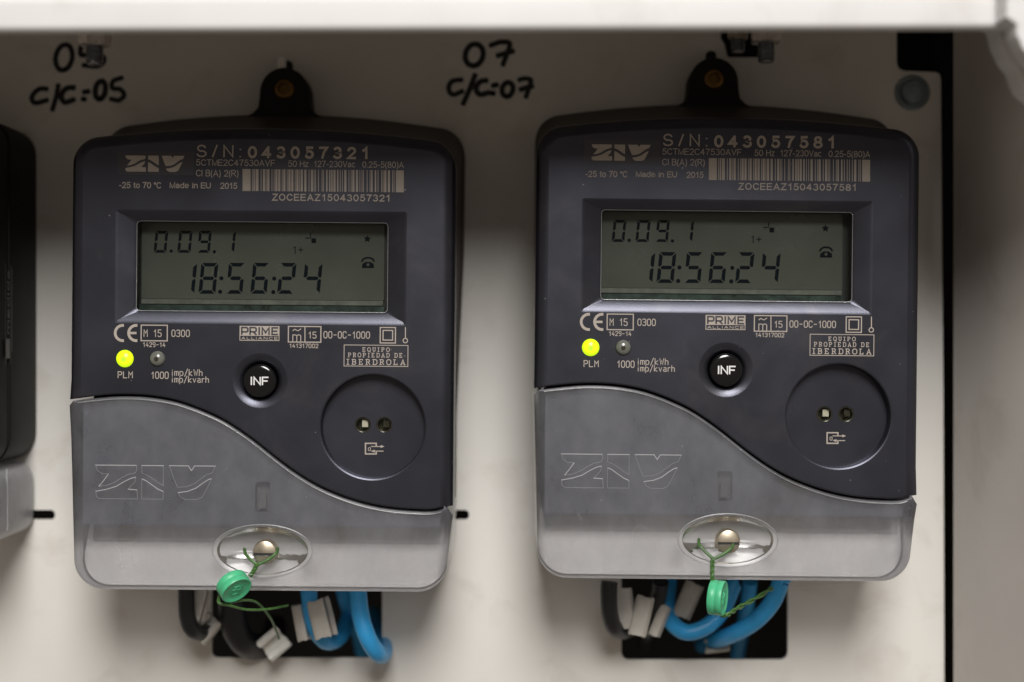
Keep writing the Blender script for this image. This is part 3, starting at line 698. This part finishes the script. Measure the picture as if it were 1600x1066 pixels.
    lipr = [(p.x * .985, 48., p.y + (.8 if p.y < -60 else 0)) for p in tl]; mb.rows([rows[-1], lipr])
    tc = part(mb, 'terminal_cover', 'frost')
    # raised lip along the wave
    mb = MB(); lip = [Vector((p.x, -.12, p.y - .75)) for p in sh[1:-1]]
    mb.tube(lip, lambda t: .20 + .05 * math.sin(t * 9) + .03 * math.sin(t * 37), 8); part(mb, 'cover_lip', 'clear_frost', tc)
    mb = MB()
    mb_e = MB(); ax0, az0 = L(150, 727); ax1, az1 = L(336, 781)
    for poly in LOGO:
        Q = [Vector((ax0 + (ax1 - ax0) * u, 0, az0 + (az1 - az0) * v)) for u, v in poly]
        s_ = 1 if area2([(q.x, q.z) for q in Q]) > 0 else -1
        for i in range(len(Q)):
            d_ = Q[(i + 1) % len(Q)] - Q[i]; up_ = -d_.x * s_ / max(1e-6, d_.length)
            (mb if up_ > .5 else mb_e).tube([Q[i] - d_ * .02, Q[i] + d_ * 1.02], .16 if up_ > .5 else .11, 6, False)  # upward edges get the whiter plastic, light from above put into colour
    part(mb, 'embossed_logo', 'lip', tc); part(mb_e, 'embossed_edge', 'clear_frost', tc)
    # recess for the sealing screw
    mb = MB(); rows = []; n = 56
    for rr_ in (1.0, .985, .915, .89, .8, .66, .5, .34, .24):
        row = []
        for k in range(n):
            t = 2 * math.pi * k / n; dx, dz = ea * rr_ * math.cos(t), eb * rr_ * math.sin(t)
            if rr_ > .99: y_ = 0.
            elif rr_ > .91: y_ = .35 * (.99 - rr_) / .08
            elif dz > -1.2: y_ = 6.2 * (1 - rr_ ** 3.2) ** .6
            else: y_ = 6.2 * (1 - rr_ ** 3.2) ** .6 * (1 - .62 * min(1, (-dz - 1.2) / 2.6))
            row.append((ec2.x + dx, y_, ec2.y + dz))
        rows.append(row)
    mb.rows(rows); mb.add(rows[-1], [tuple(range(n))], True)
    rec = part(mb, 'screw_recess', 'clear_frost', tc)
    mb = MB(); mb.tube([(p.x, -.05, p.y) for p in dish_e] + [(dish_e[0].x, -.05, dish_e[0].y)], .22, 8, False); part(mb, 'recess_rim', 'clear_frost', tc)
    scx = L(413.5, 863, 2)
    mb = MB(); mb.lathe([(3.75, 7.5), (3.75, 2.2), (3.5, 1.6), (2.6, 1.2), (.2, 1.1)], (scx.x, 0, scx.y), (0, 1, 0)); scr = part(mb, 'cover_screw', 'nickel')
    mb = MB(); mb.box(scx.x - 3.3, scx.x + 3.3, 1.02, 1.9, scx.y - .9, scx.y - .15); part(mb, 'slot', 'dark', scr)
    mb = MB(); mb.box(scx.x - 3.2, scx.x + 3.2, .98, 1.5, scx.y - 1.2, scx.y - .95); part(mb, 'slot_edge', 'steel', scr)
    # ---- display
    YL = 9.0
    x0, z0 = L(205, 490, YL); x1, z1 = L(612, 340, YL)
    mb = MB(); big = inset(bez_i, -.6)
    mb.loops([(big, YB + 1.2), (big, YL + 1.5)]); mb.sheet(big, [], YL + 1.5); disp = part(mb, 'display', 'well')
    a = L(221, 466.5, YL); b = L(601, 351, YL)
    mb = MB(); mb.prism(rrect(a.x, b.x, a.y, b.y, .3, 2), YL, YL + 1.4); lcd = part(mb, 'lcd_pane', 'lcd', disp)
    a2 = L(222, 474.5, YL - .5); mb = MB(); mb.box(a.x + .2, b.x - .2, YL - .9, YL + 1.2, a2.y, a.y - .15); part(mb, 'lcd_edge', 'strip', disp)
    a3 = L(220, 487, 6); zt_ = L(220, 475.8, 8).y; mb = MB(); mb.box(a.x - .4, b.x + .2, 7.6, YL + 1.3, a3.y - .8, zt_)
    for i in range(12): mb.box(a.x + 52 + i * 2.1, a.x + 53 + i * 2.1, 7.3, 7.7, a3.y + .2, zt_ - .5)
    part(mb, 'circuit_board', 'board', disp)
    mb = MB(); ys = YL - .08
    for ch, xa, xb_ in (('0', 240, 260), ('0', 277, 298), ('9', 308, 328), ('1', 348, 366)):
        p, q = L(xa, 395, YL), L(xb_, 361, YL); seven(mb, SEG[ch], p.x, q.x, p.y, q.y, .88, ys)
    for ch, xa, xb_ in (('1', 281, 304), ('8', 310, 337), ('5', 353, 379), ('6', 391, 417), ('2', 433, 459), ('4', 472, 500)):
        p, q = L(xa, 459, YL), L(xb_, 411, YL); seven(mb, SEG[ch], p.x, q.x, p.y, q.y, 1.15, ys)
    for px, py, r_ in ((267.5, 392.5, .5), (335, 393.5, .5), (344, 456, .62), (346, 435, .62), (427, 456.5, .62), (428.5, 435.5, .62)):
        p = L(px, py, YL); mb.sheet(ellipse(p.x, p.y, r_ * 1.1, n=10), (), ys)
    def quad(px0, py0, px1, py1):
        p, q = L(px0, py1, YL), L(px1, py0, YL); mb.add([(p.x, ys, p.y), (q.x, ys, p.y), (q.x, ys, q.y), (p.x, ys, q.y)], [(0, 1, 2, 3)], False)
    quad(484.5, 364, 486, 372.5); quad(477, 371.5, 484, 373); quad(486.5, 372.5, 494, 380)
    p = L(574, 373.5, YL); star = [Vector((p.x + (1.25 if k % 2 == 0 else .6) * math.sin(k * math.pi / 5), p.y + (1.25 if k % 2 == 0 else .6) * math.cos(k * math.pi / 5))) for k in range(10)]; mb.sheet(star, (), ys)
    quad(460.5, 385, 462, 397); quad(458.5, 386.5, 460.5, 388); quad(466, 390, 474, 391.3); quad(469.4, 391.5, 470.7, 395); quad(469.4, 386.3, 470.7, 389.8)
    tel = [Vector(L(x, y_, YL)) for x, y_ in ((565.5, 419), (584.5, 419), (584, 413), (579, 409.5), (571, 409.5), (566, 413))]
    p = L(575, 413.8, YL); mb.sheet(tel, [ellipse(p.x, p.y, .5, n=12)], ys)
    arcp = [Vector(L(x, y_, YL)) for x, y_ in ((565.5, 408.5), (567.5, 405), (572, 403), (578, 403), (582.5, 405), (584.5, 408.5))]; mb.ribbon(arcp, .55, ys)
    part(mb, 'lcd_digits', 'segment', lcd, weld=False)
    mb = MB(); wy = YB + .35; win = inset(bez_i, .06)
    mb.sheet(win, (), wy); mb.sheet(win, (), wy + 1.2); part(mb, 'display_window', 'lens', disp)
    mb = MB(); rim = inset(bez_i, .12); mb.tube([(p.x, YB + .25, p.y) for p in rim] + [(rim[0].x, YB + .25, rim[0].y)], .12, 6, False); part(mb, 'window_rim', 'clear_frost', disp)
    # ---- button, lamps, optical port
    mb = MB(); mb.lathe([(5.2, 4.5), (5.2, .2), (5.17, -.4), (5.02, -.82), (4.75, -1.08), (4.35, -1.22), (3.6, -1.31), (2.0, -1.37), (.1, -1.38)], (bc.x, 0, bc.y), (0, 1, 0), 48); btn = part(mb, 'info_button', 'black')
    mb = MB(); sans_text(mb, 'INF', bc.x - 2.85, bc.x + 2.85, bc.y - 1.4, 2.7, -1.45, .44, 1.7); part(mb, 'lettering', 'white_print', btn)
    for c, r_, m in ((l1, 2.7, 'lamp_on'), (l2, 2.45, 'lamp_off')):
        mb = MB(); mb.lathe([(r_, 2), (r_, .1), (r_ * .93, -.5), (r_ * .74, -1.05), (r_ * .45, -1.4), (r_ * .1, -1.52)], (c.x, 0, c.y), (0, 1, 0), 24); lp = part(mb, 'indicator_lamp', m, label='lit yellow-green indicator lamp' if m == 'lamp_on' else 'unlit grey indicator lamp')
        mb = MB(); mb.lathe([(r_ * .3, -1.3), (r_ * .3, -1.53), (.05, -1.56)], (c.x - .1, 0, c.y - .15), (0, 1, 0), 12); part(mb, 'die', 'lamp_core' if m == 'lamp_on' else 'chip_dark', lp)
    for c, m in ((h1, 'chip'), (h2, 'chip_dark')):
        mb = MB(); mb.sheet(ellipse(c.x, c.y, 2.48, n=28), (), PD + 3.6); mb.loops([(ellipse(c.x, c.y, 2.48, n=28), PD + 3.6), (ellipse(c.x, c.y, 2.4, n=28), PD - .05), (ellipse(c.x, c.y, 2.1, n=28), PD + .1)])
        sen = part(mb, 'optical_sensor', 'chip_dark')
        mb = MB(); cx, cz = c.x + .25, c.y + .25
        mb.box(cx - .6, cx + 1.3, PD + 1.2, PD + 3.5, cz - 1.0, cz + 1.2); part(mb, 'sensor_chip', m, sen)
        mb = MB(); mb.lathe([(2.38, .35), (2.3, .15), (1.6, .02), (.1, -.05)], (c.x, PD, c.y), (0, 1, 0), 28); part(mb, 'sensor_lens', 'lens', sen)
    # ---- printing on the face
    yp = -.035
    def seg_text(name, items, m='printed'):
        mb = MB()
        for it in items: it(mb)
        return part(mb, name, m, cover, weld=False)
    def T(txt, xa, xb_, ya, yb, bold=0., wide=0):
        def f(mb):
            p, q = L(xa, yb), L(xb_, ya); cap = (yb - ya) / 5; sans_text(mb, txt, p.x, q.x, (p.y + L(xb_, yb).y) / 2, cap, yp, cap * (.125 + bold), 1.5 if not wide else wide)
        return f
    def K(txt, xa, xb_, ya, yb, w=.26):
        def f(mb):
            p, q = L(xa, yb), L(xb_, ya); stroke_text(mb, txt, p.x, q.x, (p.y + L(xb_, yb).y) / 2, (yb - ya) / 5, yp, w)
        return f
    def SR(txt, xa, xb_, ya, yb, w=.26, g=3.):
        def f(mb):
            p, q = L(xa, yb), L(xb_, ya); serif_text(mb, txt, p.x, q.x, (p.y + L(xb_, yb).y) / 2, (yb - ya) / 5, yp, w, g)
        return f
    def B(xa, xb_, ya, yb, w):
        def f(mb):
            p, q = L(xa, yb), L(xb_, ya); mb.ribbon([(p.x, p.y), (q.x, p.y), (q.x, q.y), (p.x, q.y)], w, yp - .004, True)
        return f
    def LN(pts, w):
        return lambda mb: mb.ribbon([L(*p) for p in pts], w, yp - .008)
    def arc(cx, cy, r_, a0, a1, w):
        return lambda mb: mb.ribbon([L(cx + r_ * math.cos(math.radians(a0 + (a1 - a0) * k / 14)), cy - r_ * math.sin(math.radians(a0 + (a1 - a0) * k / 14))) for k in range(15)], w, yp, ends=False)
    mb = MB(); a, b = L(184, 273), L(303, 237); mb.prism(rrect(a.x, b.x, a.y, b.y, .3, 2), -.022, .01); part(mb, 'logo_plate', 'plate', cover)
    mb = MB(); logo(mb, L, (196, 243, 288, 269), -.05); part(mb, 'logo_print', 'printed', cover)
    sp = serial
    seg_text('serial_number', [T('S/N:', 307, 378, 226.5, 246, 0, 3.6), T(sp, 387, 577, 229, 248.5, .075, 4.4)])
    seg_text('rating_text', [T('5CTME2C47530AVF', 306, 430, 249.5, 259.5), T('50 Hz', 450, 482, 251, 261), T('127-230Vac', 490, 555, 251.5, 261.5), T('0.25-5(80)A', 566, 631, 252.5, 262.5), T('Cl B(A) 2(R)', 306, 373, 265.5, 276)])
    seg_text('origin_text', [T('-25 to 70 ºC', 186, 252, 284.5, 294.5, .03), T('Made in EU', 265, 329.5, 285, 294.5, .03), T('2015', 344, 371, 285.5, 295.5, .03)])
    seg_text('code_text', [T('ZOCEEAZ15' + serial, 425, 610, 303.5, 314.5, .035, 2.2)])
    def bars(mb):
        wds = barcode_widths('ZOCEEAZ15' + serial); k = (631 - 379 - 25) / sum(wds); x = 379.; ink = [(379, 391.5)]; x = 391.5
        for i, w_ in enumerate(wds):
            if i % 2: ink.append((x, x + w_ * k))
            x += w_ * k
        ink.append((x, 631))
        for i, (xa, xb_) in enumerate(ink):
            p, q, r_, t_ = L(xa, 264.3 + (xa - 379) * .0087), L(xb_, 264.3 + (xb_ - 379) * .0087), L(xb_, 298.5 + (xb_ - 379) * .0087), L(xa, 298.5 + (xa - 379) * .0087)
            mb.add([(v.x, yp, v.y) for v in (p, q, r_, t_)], [(0, 1, 2, 3)], False)
    seg_text('barcode', [bars])
    seg_text('conformity_mark', [arc(192, 520.5, 12, 82, 278, .85), arc(213, 520.5, 12, 82, 278, .85), LN([(203.5, 520.5), (212, 520.5)], .75), B(220.5, 261.5, 508.5, 532.5, .34), K('M 15', 225, 252, 515.5, 526), K('0300', 268.5, 296, 516, 526), K('1429-14', 223.5, 258, 535.5, 542, .2)])
    seg_text('approval_mark', [B(450.5, 501.5, 510.5, 534.5, .34), LN([(476.5, 511.5), (476.5, 533.5)], .3), K('15', 482, 494, 519, 528.5), K('m', 457.5, 470, 518, 534, .28), LN([(457.5, 517), (460.5, 514.5), (463, 516), (466, 517), (470, 514)], .26),
             K('00-0C-1000', 506, 577.5, 518.5, 528.5), K('141317002', 452.5, 497, 537.5, 543.5, .2)])
    seg_text('insulation_symbol', [B(594, 618, 512, 536, .34), B(598.5, 613.5, 516.5, 531.5, .34), LN([(633.5, 512), (633.5, 528.5)], .3), arc(633.3, 532.3, 3.5, 0, 359, .3)])
    seg_text('ownership_text', [B(537.5, 637.5, 540, 572, .22), SR('EQUIPO', 566.5, 608.5, 543.5, 549.3, .2, 3.4), SR('PROPIEDAD DE' + ('.' if dot else ''), 544, 633 if dot else 630, 552, 558.3, .2, 3.4), SR('IBERDROLA', 541.5, 632.5, 562, 569.8, .26, 3.2)])
    # alliance mark: filled band with dark letters, outline band with light letters
    def band(mb):
        p, q = L(374.5, 524.7), L(436.5, 510); mb.add([(p.x, yp, p.y), (q.x, yp, p.y), (q.x, yp, q.y), (p.x, yp, q.y)], [(0, 1, 2, 3)], False)
    seg_text('alliance_mark', [band, B(374.8, 436.2, 510.3, 531.8, .22), T('ALLIANCE', 377, 434, 526.4, 530.8, .05, 2.6)])
    mb = MB(); p, q = L(376, 523.4), L(435.3, 511.6); hgt = q.y - p.y; ww = q.x - p.x; yy = yp - .02
    def BL(pts, w=.5): mb.ribbon([(p.x + u * ww, p.y + v * hgt) for u, v in pts], w, yy - .002 * (len(mb.f) % 5), ends=False)
    BL([(.03, 0), (.03, .93), (.16, .93), (.19, .8), (.19, .5), (.16, .38), (.03, .38)]); BL([(.25, 0), (.25, .93), (.38, .93), (.41, .8), (.41, .52), (.38, .4), (.25, .4)]); BL([(.33, .4), (.42, 0)])
    BL([(.49, 0), (.49, 1)]); BL([(.57, 0), (.57, .92), (.66, .3), (.75, .92), (.75, 0)]); BL([(.99, .92), (.83, .92), (.83, .08), (.99, .08)]); BL([(.83, .5), (.97, .5)])
    part(mb, 'alliance_letters', 'plate', cover, weld=False)
    seg_text('lamp_caption', [K('PLM', 184.5, 207, 581, 590.5), K('1000', 236.5, 263, 581.5, 591.5), K('imp/kWh', 268, 316.5, 577.5, 587, .24), K('imp/kvarh', 268, 326.5, 588.5, 597.5, .24)])
    yp = PD - .035
    seg_text('port_symbol', [LN([(586, 698), (586, 694.3), (569, 694.3), (569, 711), (586, 711), (586, 707.5)], .42), LN([(578, 699.3), (594, 699.3)], .28), LN([(581, 706.6), (597, 706.6)], .28), K('0', 573.5, 577, 701, 706, .2),
             lambda mb: mb.add([(v.x, yp, v.y) for v in (L(593, 697), L(599, 699.3), L(593, 701.6))], [(0, 1, 2)], False), lambda mb: mb.add([(v.x, yp, v.y) for v in (L(583.5, 704.3), L(577.5, 706.6), L(583.5, 708.9))], [(0, 1, 2)], False)])
    return root, tc

m1, tc1 = build_meter((412, 560), .0087, '043057321', 'dark grey electricity meter with serial number 043057321 under the handwritten 05', True, 1)
m2, tc2 = build_meter((1140, 543), .0105, '043057581', 'dark grey electricity meter with serial number 043057581 near the right cabinet wall', False, 1)
# white plastic peg beside the ear of the meter at the left, scratches on the other cover
t = thing('panel_peg', W(442.5, 104, 53), 'small white plastic peg behind the mounting ear of the 043057321 meter', 'peg')
mb = MB(); mb.lathe([(1.6, -4.5), (1.6, 1.2), (1.3, 2.3), (.3, 2.9)], (0, -4.0, 0), (0, 0, 1), 16); mb.build('peg_body', 'white_plastic', t)
mb = MB(); rx = math.cos(.0105); base = W(1140, 543, 0)
for P in ([(990, 878), (991, 850), (992, 832), (1003, 822)], [(1003, 822), (1018, 829), (1036, 835)], [(905, 805), (912, 815)], [(955, 826), (962, 838)], [(968, 862), (975, 866)]):
    Q = catmull([W(*p, 0) - base for p in P], 4); mb.ribbon([(q.x, q.z) for q in Q], .11, -.03)
mb.build('scratch', 'scratch', tc2, weld=False)

# ------------------------------------------------------------------ the cut-off black meter at the left edge
om = thing('electricity_meter', W(57, 533, 56.9) * 1.0, 'black electricity meter cut off by the left edge of the photo', 'electricity meter')
XR = W(57, 533, 56.9).x; O3 = Vector((XR, 56.9, 0))
def om_part(mb, name, m, parent=None, label=None):
    mb.v = [(a - O3.x, b - O3.y, c - O3.z) for a, b, c in mb.v]; return mb.build(name, m, parent or om, label=label)
def om_shell(x0, x1, z0, z1, r, y0, y1, fr):
    mb = MB(); lo = rrect(x0, x1, z0, z1, r, 6); rows = []
    for k in range(6):
        t = math.radians(90 * k / 5); rows.append((inset(lo, fr * (1 - math.sin(t))), y0 + fr * (1 - math.cos(t))))
    mb.sheet(rows[0][0], (), y0); mb.loops(rows + [(lo, y1)]); mb.sheet(lo, (), y1); return mb
zt = W(40, 196, 45).z; zj = -41.; zbt = -66.
om_part(om_shell(XR - 122, XR, zj, zt, 9, 27, 56.8, .6), 'housing', 'old_black')
om_part(om_shell(XR - 121.6, XR - .5, zj, zt - .5, 9, 2, 26.4, 4), 'front_cover', 'old_black')
lc = om_part(om_shell(XR - 121.8, XR - .3, zbt, zj - .4, 6, 2, 54, 4), 'terminal_cover', 'pale')
mb = MB(); mb.box(XR - .6, XR + .02, 24.6, 25.4, zbt + 4, zj - 1); om_part(mb, 'cover_rib', 'clear_frost', lc)
# raised vertical badge on the side
fb = MB(); sans_text(fb, 'medida', 0, 20, 0, 3.0, 0, .45)
mb = MB(); zs = W(20, 565, 24).z; sf = []
mb.v = [(XR + .06, 23.2 - c * .95 + 3.2, zs + 9 + a * 1.05) for a, b, c in fb.v]; mb.f = fb.f; mb.sm = fb.sm
def vq(y0, y1, z0, z1): mb.add([(XR + .06, y0, z0), (XR + .06, y1, z0), (XR + .06, y1, z1), (XR + .06, y0, z1)], [(0, 1, 2, 3)], False)
vq(22.6, 26.6, zs + 1, zs + 7.4); vq(28.4, 29.0, zs + 3, zs + 31); vq(22.0, 22.3, zs - 1, zs + 32); vq(27.2, 27.5, zs - 1, zs + 32)
om_part(mb, 'side_badge', 'side_print')

# ------------------------------------------------------------------ cables and their white markers
def cable(pts, r, m, label, group):
    pts = [(a, max(b, 909), d) for a, b, d in pts]; c = W(*pts[0]); t = tag(MB().tube([p - c for p in catmull([W(*q) for q in pts], 8)], r, 14).build('cable', m), label, 'cable', group)
    t.location = c * S; return t
GB, GL = 'black cables below the meters', 'blue cables below the meters'
cable([(292, 880, 30), (291, 930, 30), (293, 965, 31), (303, 986, 34), (325, 988, 44), (345, 975, 66), (360, 960, 100)], 2.75, 'cable_black', 'black cable curling out below the meter marked 05', GB)
cable([(368, 880, 36), (362, 930, 38), (366, 978, 42), (384, 1006, 48), (408, 1010, 60), (425, 1000, 85), (430, 980, 120)], 4.6, 'cable_black', 'thick black cable bending into the left cut-out beside the first marker', GB)
cable([(483, 880, 34), (483, 930, 34), (490, 975, 36), (508, 1002, 42), (530, 996, 54), (544, 965, 72), (552, 920, 95)], 2.8, 'cable_blue', 'blue cable in a U bend through a white marker in the left cut-out', GL)
cable([(558, 880, 30), (559, 925, 29), (564, 965, 28), (576, 1000, 28), (592, 1022, 34), (600, 1018, 48), (596, 990, 75), (585, 960, 110)], 3.0, 'cable_blue', 'bright blue cable curving down past the right edge of the left cut-out', GL)
cable([(533, 880, 62), (540, 940, 66), (558, 985, 84), (566, 1020, 110)], 2.6, 'cable_blue', 'shaded blue cable behind the others in the left cut-out', GL)
cable([(952, 880, 30), (951, 925, 30), (953, 960, 31), (962, 983, 36), (980, 985, 48), (1000, 970, 75), (1010, 950, 110)], 2.8, 'cable_black', 'black cable curling out below the meter by the cabinet wall', GB)
cable([(1032, 880, 40), (1030, 925, 42), (1022, 955, 44), (1012, 985, 52), (1008, 1005, 80)], 2.8, 'cable_black', 'black cable running down between the white markers in the right cut-out', GB)
cable([(1045, 900, 60), (1042, 940, 52), (1048, 970, 46), (1072, 988, 42), (1102, 980, 42), (1128, 955, 44), (1146, 915, 46), (1152, 880, 46)], 2.8, 'cable_blue', 'blue cable in a shallow U bend behind the seal in the right cut-out', GL)
cable([(1098, 1008, 90), (1112, 1001, 62), (1140, 993, 46), (1178, 972, 38), (1206, 942, 34), (1220, 910, 33), (1222, 880, 33)], 2.9, 'cable_blue', 'bright blue cable sweeping up to the right end of the right cut-out', GL)
cable([(1172, 880, 56), (1168, 940, 60), (1160, 985, 72), (1152, 1030, 90), (1150, 1060, 120)], 2.6, 'cable_blue', 'shaded blue cable hanging straight down in the right cut-out', GL)
def marker(c, axis, up, ln, w, h, label, m='tag', open_=True):
    # a short square cable sleeve with a round bore
    axis = Vector(axis).normalized(); u = (Vector(up) - axis * Vector(up).dot(axis)).normalized(); v = axis.cross(u); c = W(*c)
    n = 22; rows = []; rn = random.Random(int(c.x * 10))
    for k in range(n):
        t = math.radians(35 + 290 * k / (n - 1)); e = 4.
        x = math.copysign(abs(math.cos(t)) ** (2 / e), math.cos(t)) * w; y = math.copysign(abs(math.sin(t)) ** (2 / e), math.sin(t)) * h
        po = u * x + v * y; pi_ = (u * math.cos(t) + v * math.sin(t)) * min(w, h) * .8; j = rn.uniform(-.035, .035)
        rows.append([pi_ + axis * (-.48 + j) * ln, po * .96 + axis * (-.5 + j) * ln, po + axis * (-.45 + j) * ln, po * (1 + rn.uniform(-.03, .03)), po + axis * (.45 - j) * ln, po * .96 + axis * (.5 - j) * ln, pi_ + axis * (.48 - j) * ln])
    mm = MB().rows([list(r_) for r_ in rows] , True)
    for r_ in (rows[0], rows[-1]): mm.add(r_, [tuple(range(7))], False)
    o = mm.build('cable_marker', m); o.location = c * S
    return tag(o, label, 'cable marker', 'white cable markers below the meters')
marker((311, 943, 36), (0.25, .1, 1), (1, -.3, 0), 11, 3.0, 2.4, 'beige marker right beside the far left black cable, under the 043057321 meter')
marker((322, 982, 40), (1, .3, 1.1), (0, -1, .3), 9, 2.6, 3.6, 'beige marker at the bend of the far left black cable')
marker((428, 1006, 44), (1, .25, .85), (.2, -1, .3), 8.5, 3.9, 4.4, 'white marker at the bottom centre of the left cut-out, touched by the green wire tail', 'white_plastic')
marker((474, 972, 38), (-.2, .1, 1), (1, -.4, 0), 12, 2.2, 3.4, 'narrow white marker left of the U shaped blue cable')
marker((503, 966, 33), (-.26, .1, 1), (1, -.35, .1), 12.5, 3.5, 3.2, 'broad white marker on the U shaped blue cable')
marker((977, 950, 38), (-.15, .1, 1), (1, -.3, 0), 13, 3.0, 2.6, 'beige marker beside the far left black cable, under the 043057581 meter')
marker((1002, 963, 36), (.25, .1, 1), (1, -.3, 0), 13, 3.0, 2.6, 'white marker left of the running black cable in the right cut-out')
marker((1031, 970, 42), (.42, .1, 1), (1, -.3, 0), 11, 1.9, 2.6, 'slim white marker right of the running black cable in the right cut-out')
marker((1075, 938, 48), (.45, .1, 1), (1, -.3, 0), 12, 3.2, 2.8, 'grey beige marker above the U bend of the blue cable in the right cut-out')
marker((1120, 1008, 58), (1, -.2, .16), (0, -1, .2), 8, 2.3, 2.6, 'small grey marker under the bright blue cable in the right cut-out')

# ------------------------------------------------------------------ the two green seals
def twist(mb, P, r, off, turns, n=7):
    P = catmull(P, 8); N = len(P); strands = [[], []]
    for i, p in enumerate(P):
        t = (P[min(i + 1, N - 1)] - P[max(i - 1, 0)]).normalized(); u = t.cross(Vector((0, 1, 0))).normalized(); w = t.cross(u)
        a = 2 * math.pi * turns * i / (N - 1)
        for s_ in (0, 1):
            b = a + math.pi * s_; strands[s_].append(p + (u * math.cos(b) + w * math.sin(b)) * off)
    for st_ in strands: mb.tube(st_, r, n)
def seal(c, axis, rad, th, label, legs, tw, tails, turns_tail=None):
    C0 = W(*c); t = thing('security_seal', C0, label, 'seal', 'green seals on the terminal covers')
    R = lambda q: W(*q) - C0
    mb = MB(); h = th / 2
    mb.lathe([(rad * .55, h - .25), (rad * .82, h - .22), (rad * .86, h), (rad * .97, h), (rad, h - .25), (rad, .28), (rad * .965, .12), (rad * .965, -.12), (rad, -.28), (rad, -h + .25), (rad * .97, -h), (rad * .86, -h), (rad * .82, -h + .22), (rad * .55, -h + .25)], (0, 0, 0), axis, 40)
    disc = mb.build('seal_disc', 'seal', t, sharp=50)
    ax = Vector(axis).normalized(); u = Vector((0, 0, 1)); u = (u - ax * u.dot(ax)).normalized(); w = u.cross(ax)
    mb = MB()
    for a, b in (((-.32, .3), (.3, .36)), ((-.36, .06), (.36, .1)), ((-.1, .36), (-.3, -.34)), ((.15, .3), (.28, -.34)), ((-.3, -.3), (.32, -.26))):
        mb.tube([u * a[1] * rad + w * a[0] * rad + ax * (h - .18), u * b[1] * rad + w * b[0] * rad + ax * (h - .18)], .16, 6)
    mb.build('embossed_mark', 'seal', disc)
    mb = MB()
    for lg in legs: mb.tube(catmull([R(q) for q in lg], 8), .52, 8)
    twist(mb, [R(q) for q in tw], .42, .42, 2.5)
    if turns_tail:
        twist(mb, [R(q) for q in tails[0]], .4, .42, turns_tail)
    else:
        for tl in tails: mb.tube(catmull([R(q) for q in tl], 8), .42, 8)
    mb.build('seal_wire', 'wire', t)
seal((365.5, 916, -5), (.55, -.56, -.62), 5.1, 4.2, 'green disc seal turned to the viewer with two loose wire tails on the 043057321 meter',
     [[(382, 858, 4), (384, 866, 0), (392, 875, -1.5), (401, 882, -2)], [(434, 857, 4), (432, 864, -.5), (420, 874, -1.5), (404, 882, -2)]],
     [(402, 881, -2), (398, 890, -3), (391, 900, -4)],
     [[(343, 930, -3), (341, 941, -3), (352, 944, -3), (379, 938, 0), (402, 942, 6), (422, 965, 16), (430, 982, 26), (436, 998, 36)], [(342, 931, -3), (344, 943, -3), (358, 946, -3), (385, 952.5, 2), (418, 952, 8), (450, 946, 14)]])
seal((1121, 934, -5), (.93, -.34, -.06), 5.4, 4.4, 'green disc seal seen almost edge on with one twisted wire tail on the 043057581 meter',
     [[(1092, 843, 4), (1093, 852, 0), (1103, 863, -1), (1113, 872, -2)], [(1146, 846, 4), (1144, 855, -.5), (1132, 865, -1.5), (1117, 873, -2)]],
     [(1114, 872, -2), (1113, 890, -4), (1113.5, 912, -5)],
     [[(1127, 961, -4), (1137, 961, -4), (1152, 951, 0), (1178, 937, 8), (1207, 919, 16)]], 3.5)
